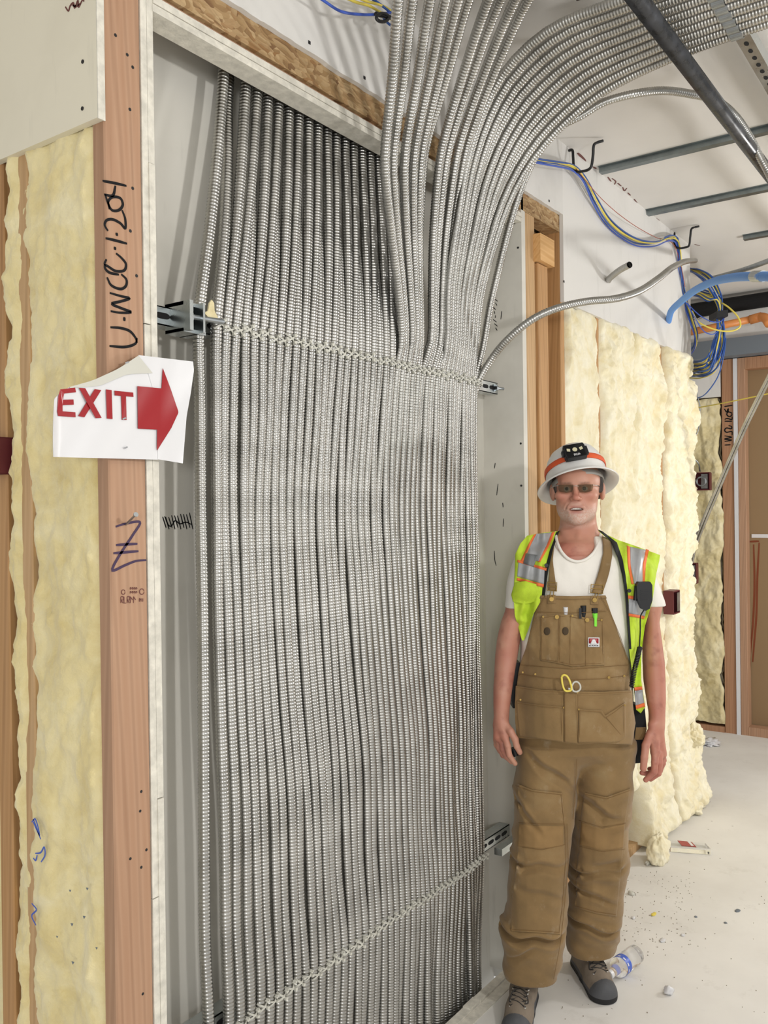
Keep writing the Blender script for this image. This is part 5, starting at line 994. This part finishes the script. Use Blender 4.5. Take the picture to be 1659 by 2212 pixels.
# bib and apron
drape('bib_panel', [[(1169, 1287), (1236, 1289), (1307, 1287)], [(1155, 1322), (1236, 1325), (1319, 1322)], [(1146, 1360), (1236, 1360), (1333, 1360)], [(1136, 1400), (1240, 1400), (1348, 1402)], [(1124, 1432), (1240, 1438), (1361, 1432)], [(1120, 1452), (1240, 1456), (1360, 1454)], [(1115, 1490), (1240, 1494), (1361, 1494)]], .010, .004, 'duck_brown', ov, 2, bulge=fold(.003, 2))
drape('bib_hem', [[(1168, 1286), (1236, 1288), (1308, 1286)], [(1165, 1293), (1236, 1295), (1311, 1293)]], .0145, .002, 'duck_brown', ov, 2)
drape('chest_pocket', [[(1167, 1331), (1207, 1327), (1236, 1329), (1264, 1334), (1303, 1337)], [(1168, 1380), (1236, 1382), (1304, 1384)], [(1167, 1427), (1205, 1433), (1236, 1440), (1265, 1438), (1306, 1437)]], .0145, .003, 'duck_brown', ov, 2, bulge=fold(.003, 3))
seam('stitching', [[(1207, 1329), (1206, 1432)], [(1210, 1329), (1209, 1432)], [(1232, 1330), (1231, 1436)], [(1264, 1335), (1265, 1438)], [(1170, 1334), (1170, 1424), (1206, 1429), (1236, 1436), (1265, 1434), (1303, 1433), (1301, 1340)], [(1169, 1334), (1205, 1331), (1236, 1333), (1264, 1338), (1302, 1341)], [(1160, 1322), (1236, 1324), (1310, 1320)],
    [(1124, 1436), (1240, 1445), (1358, 1436)], [(1119, 1456), (1180, 1464), (1240, 1468), (1300, 1466), (1358, 1458)], [(1298, 1289), (1318, 1322), (1340, 1375), (1356, 1425)], [(1176, 1290), (1158, 1325), (1140, 1390)]], .0182, 'thread_brown', ov, .0008, 2)
ap = drape('apron_pouch', [[(1114, 1481), (1170, 1490), (1240, 1493), (1300, 1494), (1366, 1491)], [(1112, 1520), (1240, 1526), (1367, 1524)], [(1113, 1560), (1240, 1566), (1373, 1562)], [(1116, 1594), (1180, 1598), (1240, 1609), (1300, 1605), (1365, 1609)]], .020, .004, 'duck_brown', ov, 2, bulge=lambda a, b, u, v: .004*float(fbm(u*.05, v*.05, 2.0, 2, 3))+.012*b)
drape('apron_pocket', [[(1116, 1513), (1123, 1517), (1170, 1523), (1218, 1527)], [(1118, 1550), (1170, 1555), (1217, 1560)], [(1122, 1590), (1170, 1596), (1217, 1603)]], .028, .003, 'duck_brown', ap, 2, bulge=lambda a, b, u, v: .012*b+.005*math.sin(math.pi*a))
drape('apron_pocket', [[(1250, 1531), (1275, 1534), (1300, 1534), (1307, 1546), (1330, 1531), (1350, 1517)], [(1250, 1560), (1300, 1562), (1352, 1555)], [(1249, 1604), (1300, 1604), (1338, 1602), (1352, 1590)]], .028, .003, 'duck_brown', ap, 2, bulge=lambda a, b, u, v: .012*b+.006*math.sin(math.pi*a)*(1-b))
drape('center_pocket', [[(1219, 1494), (1249, 1496)], [(1219, 1550), (1249, 1552)], [(1220, 1603), (1248, 1607)]], .027, .002, 'duck_brown', ap, 2, bulge=lambda a, b, u, v: .012*b)
seam('stitching', [[(1118, 1519), (1170, 1526), (1216, 1530)], [(1252, 1535), (1298, 1538), (1308, 1551), (1332, 1535), (1349, 1521)], [(1214, 1530), (1213, 1600)], [(1253, 1535), (1252, 1601)], [(1124, 1586), (1170, 1592), (1214, 1599)], [(1254, 1600), (1300, 1600), (1336, 1598), (1348, 1588), (1348, 1522)], [(1309, 1549), (1342, 1588)], [(1116, 1485), (1170, 1493), (1217, 1496)], [(1252, 1499), (1300, 1498), (1363, 1495)], [(1220, 1500), (1220, 1600)], [(1248, 1500), (1248, 1602)]], .041, 'thread_brown', ap, .0008, 2)
# knee panels
def knee(rws): return drape('knee_panel', rws, .003, .0028, 'duck_brown', ov, 0)
knee([[(1118, 1693), (1150, 1706), (1214, 1713)], [(1120, 1771), (1170, 1779), (1220, 1780)], [(1116, 1868), (1170, 1870), (1221, 1872)], [(1103, 1960), (1160, 1962), (1213, 1962)], [(1104, 2012), (1150, 2014), (1211, 2018)]])
knee([[(1262, 1712), (1310, 1722), (1362, 1703)], [(1253, 1772), (1300, 1787), (1351, 1775)], [(1246, 1870), (1290, 1872), (1343, 1868)], [(1241, 1960), (1290, 1974), (1332, 1980)]])
drape('dirt_patch', [[(1121, 1780), (1170, 1784), (1217, 1784)], [(1118, 1828), (1170, 1834), (1216, 1828)]], .0062, .0004, 'duck_dirty', ov, 0); drape('dirt_patch', [[(1255, 1776), (1300, 1790), (1349, 1780)], [(1252, 1825), (1300, 1838), (1346, 1832)]], .0062, .0004, 'duck_dirty', ov, 0)
seam('stitching', [[(1114, 1697), (1150, 1710), (1214, 1717)], [(1120, 1777), (1170, 1780), (1220, 1780)], [(1128, 1830), (1170, 1836), (1222, 1824)], [(1212, 1718), (1220, 1790), (1222, 1860), (1214, 1960), (1208, 2014)], [(1102, 2008), (1150, 2010), (1209, 2014)], [(1265, 1716), (1310, 1726), (1360, 1708)], [(1250, 1772), (1300, 1787), (1352, 1778)], [(1252, 1828), (1300, 1840), (1350, 1834)], [(1243, 1957), (1290, 1970), (1330, 1976)], [(1225, 1780), (1228, 1870), (1218, 1970), (1212, 2030), (1196, 2115)], [(1246, 1640), (1243, 1700), (1238, 1770)]], .0066, 'thread_brown', ov, .0008)
for st_ in ([(1178, 1362), (1183, 1353), (1188, 1356), (1187, 1368), (1180, 1374), (1173, 1368)], [(1221, 1357), (1229, 1361), (1226, 1369), (1217, 1368), (1214, 1361)]):
    P = np.array(st_, float); c_ = P.mean(0); drape('oil_stain', [[(c_[0]-w_, c_[1]+h2), (c_[0]+w_, c_[1]+h2)] for w_, h2 in ((1.5, -8.5), (4.5, -7), (6.5, -3.5), (7, 0), (6.5, 3.5), (5, 6.5), (1.8, 8.5))], .0182, .0004, 'stain_dark', ov, 2)
# straps, buckles
for L_, R_, bk, bt in (([(1189, 1185), (1188, 1215), (1185, 1250), (1184, 1276)], [(1197, 1182), (1194, 1212), (1200, 1255), (1203, 1276)], (1193, 1267, 10), (1191, 1294)), ([(1300, 1158), (1304, 1190), (1292, 1240), (1278, 1281)], [(1318, 1164), (1324, 1192), (1316, 1240), (1301, 1284)], (1290, 1272, 13), (1284, 1296))):
    sp_ = drape('shoulder_strap', LRr(L_, R_, 8), .006, .003, 'duck_brown', ov, 0, nx=5)
    u, v, w = bk; m = MB()
    for dv in (-9, 0, 9): m.tube([PX(u-w, v+dv-1, .012), PX(u+w, v+dv+1, .012)], .0013, 6)
    m.tube([PX(u-w, v-10, .012), PX(u-w-1, v+9, .012)], .0013, 6); m.tube([PX(u+w, v-9, .012), PX(u+w-1, v+10, .012)], .0013, 6); m.tube([PX(u-3, v+10, .014), PX(bt[0]-4, bt[1], .019), PX(bt[0]+4, bt[1], .019), PX(u+3, v+10, .014)], .0014, 6); obj('buckle', L2W(np.vstack(m.V)), m.F, 'brass', ov)
    drape('button_tab', [[(bt[0]-9, bt[1]-9), (bt[0]+9, bt[1]-9)], [(bt[0]-9, bt[1]+10), (bt[0]+9, bt[1]+10)]], .0146, .002, 'duck_brown', ov, 2)
    p = PX(*bt, .019, 2); m = MB(); m.tube([p, p+[0, -.004, 0]], .0068, 16); m.tube([p+[0, -.004, 0], p+[0, -.0055, 0]], .004, 12); obj('button', L2W(np.vstack(m.V)), m.F, 'brass', ov)
m = MB()
for u, v, r in ((1202.7, 1332.5, .0065), (1268, 1339, .0065), (1173, 1327+5, .0032), (1236, 1330, .0032), (1299, 1339, .0032), (1315, 1463, .0042), (1348, 1460, .0036), (1156, 1456, .0032), (1129, 1452, .003), (1247, 1495, .003), (1250, 1528+4, .003), (1218, 1528, .003), (1124, 1511, .003), (1349, 1523, .003)):
    p = PX(u, v, .020 if v < 1470 else .036, 2); m.tube([p, p+[0, -.003, 0]], r, 12)
obj('rivets', L2W(np.vstack(m.V)), m.F, 'brass', ov, kind='stuff')
t_ = drape('maker_patch', [[(1270, 1377), (1295, 1377)], [(1270, 1398), (1295, 1398)]], .0185, .001, 'white_vinyl', ov, 2); drape('patch_field', [[(1272, 1379), (1293, 1379)], [(1272, 1390), (1293, 1390)]], .0197, .0005, 'red_vinyl', ov, 2)
drape('patch_shape', [[(1280, 1381), (1285, 1381)], [(1277, 1387), (1288, 1387)], [(1275, 1392), (1290, 1392)]], .0205, .0004, 'white_vinyl', ov, 2)
seam('patch_lettering', [[(1273+2.7*k, 1393), (1273+2.7*k, 1396.5)] for k in range(8)]+[[(1273+2.7*k, 1394.5), (1275+2.7*k, 1394.5)] for k in range(0, 8, 2)]+[[(1279, 1384), (1279, 1388)], [(1286, 1384), (1286, 1388)], [(1280, 1386), (1285, 1386)]], .0200, 'ink_black', ov, .0006, 2)
# vest
ve = drape('safety_vest', [[(1139, 1157), (1172, 1151), (1209, 1147)], [(1124, 1174), (1162, 1168), (1203, 1163)], [(1113, 1197), (1155, 1197), (1196, 1181)], [(1112, 1230), (1150, 1230), (1185, 1229)], [(1110, 1265), (1145, 1268), (1178, 1270)], [(1110, 1300), (1140, 1300), (1172, 1292)], [(1112, 1330), (1130, 1330), (1153, 1325)], [(1121, 1360), (1130, 1360), (1142, 1358)], [(1127, 1382), (1129, 1384), (1132, 1383)]], .014, .003, 'vest_lime', man, 1, bulge=lambda a, b, u, v: .006*math.sin(u*.25+v*.03)+.012*max(0, b-.5))
VR = [[(1290, 1145), (1334, 1166), (1380, 1182), (1426, 1199)], [(1322, 1172), (1360, 1188), (1424, 1212)], [(1339, 1217), (1380, 1225), (1418, 1238)], [(1351, 1286), (1382, 1290), (1409, 1300)], [(1354, 1340), (1372, 1345), (1393, 1353)], [(1359, 1402), (1372, 1403), (1386, 1405)], [(1366, 1460), (1375, 1464), (1385, 1468)], [(1374, 1533), (1384, 1541), (1394, 1527)]]
drape('vest_panel', VR, .014, .003, 'vest_lime', ve, 1, bulge=lambda a, b, u, v: .006*math.sin(u*.22+v*.02)+.016*max(0, b-.35))
bl = lambda a, b, u, v: .006*math.sin(u*.25+v*.03)+.012*max(0, (v-1290)/90.0*.5 if v > 1290 else 0); br = lambda a, b, u, v: .006*math.sin(u*.22+v*.02)+.016*max(0, (v-1280)/250.0)
def band(L_, R_, mat, nm='reflective_stripe', side='l', off=.0172): return drape(nm, LRr(L_, R_, 8), off, .0012, mat, ve, 1, bulge=bl if side == 'l' else br)
band([(1201, 1150), (1195, 1170), (1188, 1187), (1177, 1229), (1173, 1260), (1170, 1290)], [(1209, 1146), (1203, 1163), (1196, 1181), (1185, 1229), (1180, 1262), (1177, 1290)], 'vest_black', 'black_trim')
band([(1290, 1143), (1322, 1172), (1339, 1217), (1347, 1260), (1351, 1290), (1354, 1340), (1359, 1402)], [(1302, 1148), (1333, 1172), (1348, 1217), (1354, 1260), (1357, 1290), (1360, 1340), (1364, 1402)], 'vest_black', 'black_trim', 'r')
band([(1159, 1153), (1145, 1180), (1131, 1212)], [(1192, 1150), (1180, 1180), (1164, 1212)], 'reflect_grey'); band([(1153, 1155), (1139, 1180), (1124, 1212)], [(1159, 1153), (1145, 1180), (1131, 1212)], 'vest_orange', 'orange_stripe'); band([(1192, 1150), (1180, 1180), (1161, 1214)], [(1199, 1148), (1186, 1180), (1167, 1214)], 'vest_orange', 'orange_stripe')
band([(1120, 1212), (1117, 1245)], [(1177, 1226), (1175, 1262)], 'reflect_grey', off=.0178); band([(1118, 1209), (1117, 1214)], [(1181, 1227), (1180, 1233)], 'vest_orange', 'orange_stripe', off=.0182); band([(1117, 1248), (1116, 1254)], [(1175, 1262), (1174, 1269)], 'vest_orange', 'orange_stripe', off=.0182)
band([(1136, 1195), (1130, 1217)], [(1161, 1199), (1153, 1225)], 'reflect_dark', 'badge_flap', off=.0190)
band([(1361, 1181), (1362, 1220), (1370, 1262)], [(1396, 1188), (1389, 1220), (1388, 1262)], 'reflect_grey', side='r'); band([(1354, 1178), (1356, 1220), (1364, 1262)], [(1361, 1181), (1362, 1220), (1369, 1262)], 'vest_orange', 'orange_stripe', 'r'); band([(1395, 1186), (1388, 1220), (1388, 1262)], [(1402, 1188), (1395, 1220), (1393, 1262)], 'vest_orange', 'orange_stripe', 'r')
band([(1358, 1293), (1358, 1325)], [(1400, 1296), (1393, 1332)], 'reflect_grey', side='r', off=.0178); band([(1357, 1286), (1357, 1293)], [(1402, 1292), (1400, 1298)], 'vest_orange', 'orange_stripe', 'r', .0182); band([(1358, 1325), (1358, 1331)], [(1393, 1331), (1391, 1337)], 'vest_orange', 'orange_stripe', 'r', .0182)
band([(1371, 1492), (1373, 1524)], [(1388, 1490), (1392, 1520)], 'reflect_grey', side='r', off=.0178); band([(1370, 1485), (1371, 1492)], [(1387, 1483), (1388, 1491)], 'vest_orange', 'orange_stripe', 'r', .0182); band([(1373, 1524), (1374, 1532)], [(1392, 1518), (1394, 1526)], 'vest_orange', 'orange_stripe', 'r', .0182)
drape('vest_pouch', [[(1112, 1258), (1135, 1255), (1160, 1262)], [(1104, 1285), (1135, 1285), (1164, 1283)], [(1108, 1300), (1135, 1306), (1155, 1300)]], .020, .003, 'vest_lime', ve, 1, bulge=lambda a, b, u, v: .016*math.sin(math.pi*a)*math.sin(math.pi*min(1, b+.15)))
m = MB()
for u, v in ((1180, 1221), (1359, 1276)): p = PX(u, v, .024, 1); m.tube([p, p+[0, -.003, 0]], .006, 14)
obj('snap_buttons', L2W(np.vstack(m.V)), m.F, 'black_plastic', ve, kind='stuff')
# vest back
Vb, Fb = [], []; zs = np.linspace(1.02, 1.50, 30); 
for z_ in zs:
    for k in range(16):
        a = math.pi*k/15; r_ = .185*min(1, (1.545-z_)/.10+.15); Vb.append((.012+r_*math.cos(a), .02+.135*math.sin(a), z_))
Fb = [(j*16+i, j*16+i+1, (j+1)*16+i+1, (j+1)*16+i) for j in range(29) for i in range(15)]; pobj('vest_back', Vb, Fb, 'vest_lime', ve)
# boots
plain('boot_suede', '7c7062', .9, nscale=30, namt=.14, bump=.2, bscale=220); plain('boot_rubber', '4a4b4e', .7, nscale=25, namt=.2, bump=.15, bscale=160); plain('boot_sole', '1d1d1f', .8); plain('lace', '33302e', .8)
def boot(ux, Da, uy, Dt, seed):
    a = ML(ux, 2140, Da); b = ML(uy, 2190, Dt); a[2] = b[2] = 0; d = (b-a); L = np.linalg.norm(d); d /= L; s = np.array([-d[1], d[0], 0]); P = lambda f, w, z: a+d*f+s*w+np.array([0, 0, z])
    T = a+d*.205
    lo = np.minimum(a-.09, T-.07); hi = np.maximum(a+.09, T+.07); v = Vol(np.arange(lo[0], hi[0], .0022), np.arange(lo[1], hi[1], .0022), np.arange(-.006, .22, .0022))
    v.add(cone(P(-.02, 0, .085), P(0.0, 0, .20), .040, .043)); v.add(cone(P(-.04, 0, .045), P(.03, 0, .06), .036, .040), .02); v.add(cone(P(.03, 0, .075), P(.11, 0, .050), .040, .036), .02); v.add(cone(P(.10, 0, .036), P(.155, .002, .026), .044, .040), .02)
    v.add(cone(P(-.05, 0, .010), P(.05, 0, .012), .036, .038), .01); v.add(cone(P(.05, 0, .012), P(.15, 0, .012), .038, .048), .01)
    v.d = np.maximum(v.d, -(v.z[None, None, :]-.001)); V, Fc = v.mesh(); C_ = V[Fc].mean(1); f_ = (C_-a)@d; z_ = C_[:, 2]; toe = (f_ > .150+.25*np.maximum(0, z_-.03)) & (z_ < .075); sole = z_ < .019; mi = np.where(sole, 2, np.where(toe | (z_ < .030), 1, 0))
    o = obj('boot', L2W(V), Fc, None, man, smooth=True, mats=['boot_suede', 'boot_rubber', 'boot_sole'], mi=mi)
    m = MB()
    def top(f, w):  # surface height of boot
        q = P(f, w, 0); i = np.clip(int((q[0]-v.x[0])/.0022), 0, len(v.x)-1); j = np.clip(int((q[1]-v.y[0])/.0022), 0, len(v.y)-1); cl = v.d[i, j, :] < 0; zt = v.z[np.nonzero(cl)[0].max()] if cl.any() else .05; q[2] = zt+.0035; return q
    hs = [.134, .117, .101, .086, .072]
    for k in range(4):
        A_, B_ = top(hs[k], -.021), top(hs[k+1], .021); m.tube([A_, (A_+B_)/2+[0, 0, .003], B_], .0022, 5); A_, B_ = top(hs[k], .021), top(hs[k+1], -.021); m.tube([A_, (A_+B_)/2+[0, 0, .004], B_], .0022, 5)
    for s2 in (-1, 1):
        m.tube(spline([top(.08, 0), top(.095, s2*.018)+[0, 0, .008], top(.112, s2*.030), top(.128, s2*.022)+[0, 0, .004]], 14), .0018, 5)
        for h in (.125, .145, .165): q = P(.046, s2*.016, h); m.tube([q, P(.048, -s2*.016, h+.012)], .0022, 5)
    obj('laces', L2W(np.vstack(m.V)), m.F, 'lace', o)
    m = MB()
    for k in range(5):
        for s2 in (-1, 1): q = top(hs[k], s2*.023); m.tube([q-[0, 0, .002], q+[0, 0, .002]], .004, 8)
    obj('eyelets', L2W(np.vstack(m.V)), m.F, 'chrome', o)
    m = MB(); Q = [P(.046, w, z) for w, z in ((-.012, .075), (.012, .075), (.016, .19), (-.016, .19))]; m.prism(Q, d*.003); obj('tongue', L2W(np.vstack(m.V)), m.F, 'boot_suede', o)
boot(1134, 2.815, 1114, 2.66, 1); boot(1266, 3.01, 1300, 2.87, 2)
# ------------------------------------------------------------------ things the man carries
def hw(name, mb, mat, parent, **kw): o = obj(name, L2W(np.vstack(mb.V)), mb.F, mat, parent, **kw); return o
def hempty(name, p, label, cat): return empty(name, tuple(L2W(np.array([p]))[0]), label, cat)
def PW(u, v, off, lv=2): return PX(u, v, off, lv)
p = PW(1388, 1285, .04, 1); t = hempty('speaker_microphone', p, 'black radio speaker microphone clipped to the lime vest', 'radio microphone'); m = MB(); c = PW(1388, 1282, .036, 1)
P = [c+np.array([x*.0015, 0, -y*.0015]) for x, y in ((-12, -25), (12, -25), (16, -18), (16, 12), (10, 30), (2, 34), (-6, 30), (-15, 10), (-16, -18))]; m.prism(P, (0, -.022, 0)); m.tube([c+[-.022, -.01, .025], c+[-.026, -.01, -.02]], .006, 8); hw('mic_body', m, 'black_plastic', t)
m = MB()
for k in range(6): m.obox(c+[0, -.0228, .012-.006*k], (.012, 0, 0), (0, .0006, 0), (0, 0, .0012))
hw('grille', m, 'screw', t)
P = spline([c+[.0, -.012, -.050], PW(1384, 1330, .045, 1), PW(1383, 1365, .04, 1), PW(1381, 1398, .045, 1)], 20); m = MB(); m.tube(P, .0022, 6); hw('cord', m, 'black_plastic', t)
ax = spline([PW(1382, 1399, .05, 1), PW(1376, 1425, .055, 1), PW(1369, 1455, .055, 1), PW(1364, 1484, .05, 1)], 260); T_ = np.gradient(ax, axis=0); T_ /= np.linalg.norm(T_, axis=1)[:, None]; A_ = np.cross(T_, (0, 1, 0)); A_ /= np.linalg.norm(A_, axis=1)[:, None]; B_ = np.cross(T_, A_)
an = np.linspace(0, 26*2*np.pi, 260)[:, None]; m = MB(); m.tube(ax+(A_*np.cos(an)+B_*np.sin(an))*.0065, .0021, 5); hw('coiled_cord', m, 'black_plastic', t)
p = PW(1225, 1480, .045); t = hempty('scissors', p, 'scissors with a yellow handle sticking out of the apron pouch', 'scissors')
def loop(pts, off): 
    Q = [PW(u, v, off) for u, v in pts]; Q.append(Q[0]); return spline(Q, 40)
m = MB(); m.tube(loop([(1213, 1462), (1218, 1458), (1225, 1461), (1232, 1475), (1234, 1490), (1227, 1493), (1220, 1491), (1215, 1478)], .048), .0032, 8); hw('yellow_handle', m, 'wire_yellow', t, label='yellow handle', smooth=True)
m = MB(); m.tube(loop([(1235, 1482), (1240, 1474), (1247, 1473), (1253, 1480), (1253, 1489), (1246, 1494), (1238, 1492)], .046), .0028, 8); hw('pale_handle', m, 'nylon', t, label='pale handle', smooth=True)
m = MB(); m.obox(PW(1232, 1500, .012), (.006, 0, 0), (0, .001, 0), (0, 0, .02)); hw('blades', m, 'chrome', t)
def pen(name, u, v0, v1, r, mat, label, clip=None, cat='marker', capm=None):
    a, b = PW(u, v0, .0130), PW(u+1, v1, .0095); t = hempty(name, (a+b)/2, label, cat); m = MB(); m.tube([a, b-[0, -.004, .012]], r, 12); hw('barrel', m, mat, t)
    if capm: m = MB(); m.tube([a+[0, 0, .001], a-[0, 0, .014]], r*1.08, 12); hw('cap', m, capm, t)
    if clip: m = MB(); m.obox((PW(clip[0], clip[1], .0235)+PW(clip[0]+1, clip[2], .0235))/2, (.0038, 0, 0), (0, .001, 0), (0, 0, (clip[2]-clip[1])*.00072)); hw('clip', m, mat, t)
pen('marker_pen', 1222, 1311, 1328, .0072, 'white_vinyl', 'white marker poking out of the bib pocket'); pen('marker_pen', 1260, 1308, 1332, .0090, 'black_plastic', 'thick black marker in the bib pocket', (1253, 1314, 1336))
plain('pen_green', '7fe03a', .4); pen('marker_pen', 1284, 1314, 1338, .0092, 'pen_green', 'lime green pen with black cap clipped in the bib pocket', (1286, 1326, 1353), capm='black_plastic')
a, b = ML(1368, 1535, 2.80), ML(1392, 1650, 2.80); t = hempty('tool_holster', (a+b)/2, 'black holster hanging at the man left hip behind the pouch', 'holster'); m = MB()
P = [ML(u, v, 2.78) for u, v in ((1366, 1520), (1393, 1530), (1397, 1575), (1391, 1600), (1383, 1648), (1366, 1650), (1363, 1600))]; m.prism(P, (0, .07, 0)); hw('pouch_body', m, 'vest_black', t)
m = MB(); P = [ML(u, v, 2.775) for u, v in ((1374, 1572), (1395, 1571), (1395, 1585), (1388, 1598), (1371, 1598))]; m.prism(P, (0, .005, 0)); hw('hammer_loop', m, 'duck_brown', t)
m = MB(); P = [ML(u, v, 2.80) for u, v in ((1107, 1432), (1124, 1432), (1116, 1530), (1108, 1530), (1103, 1500))]; m.prism(P, (0, .06, 0)); hw('belt_case', m, 'black_plastic', None, label='narrow black case at the man right hip behind his forearm', cat='case')
a = ML(1108, 1616, 2.745); m = MB(); m.tube([a, ML(1113, 1632, 2.745)], .012, 12); hw('small_black_tool', m, 'black_plastic', None, label='small black object pinched in the man right hand', cat='tool')
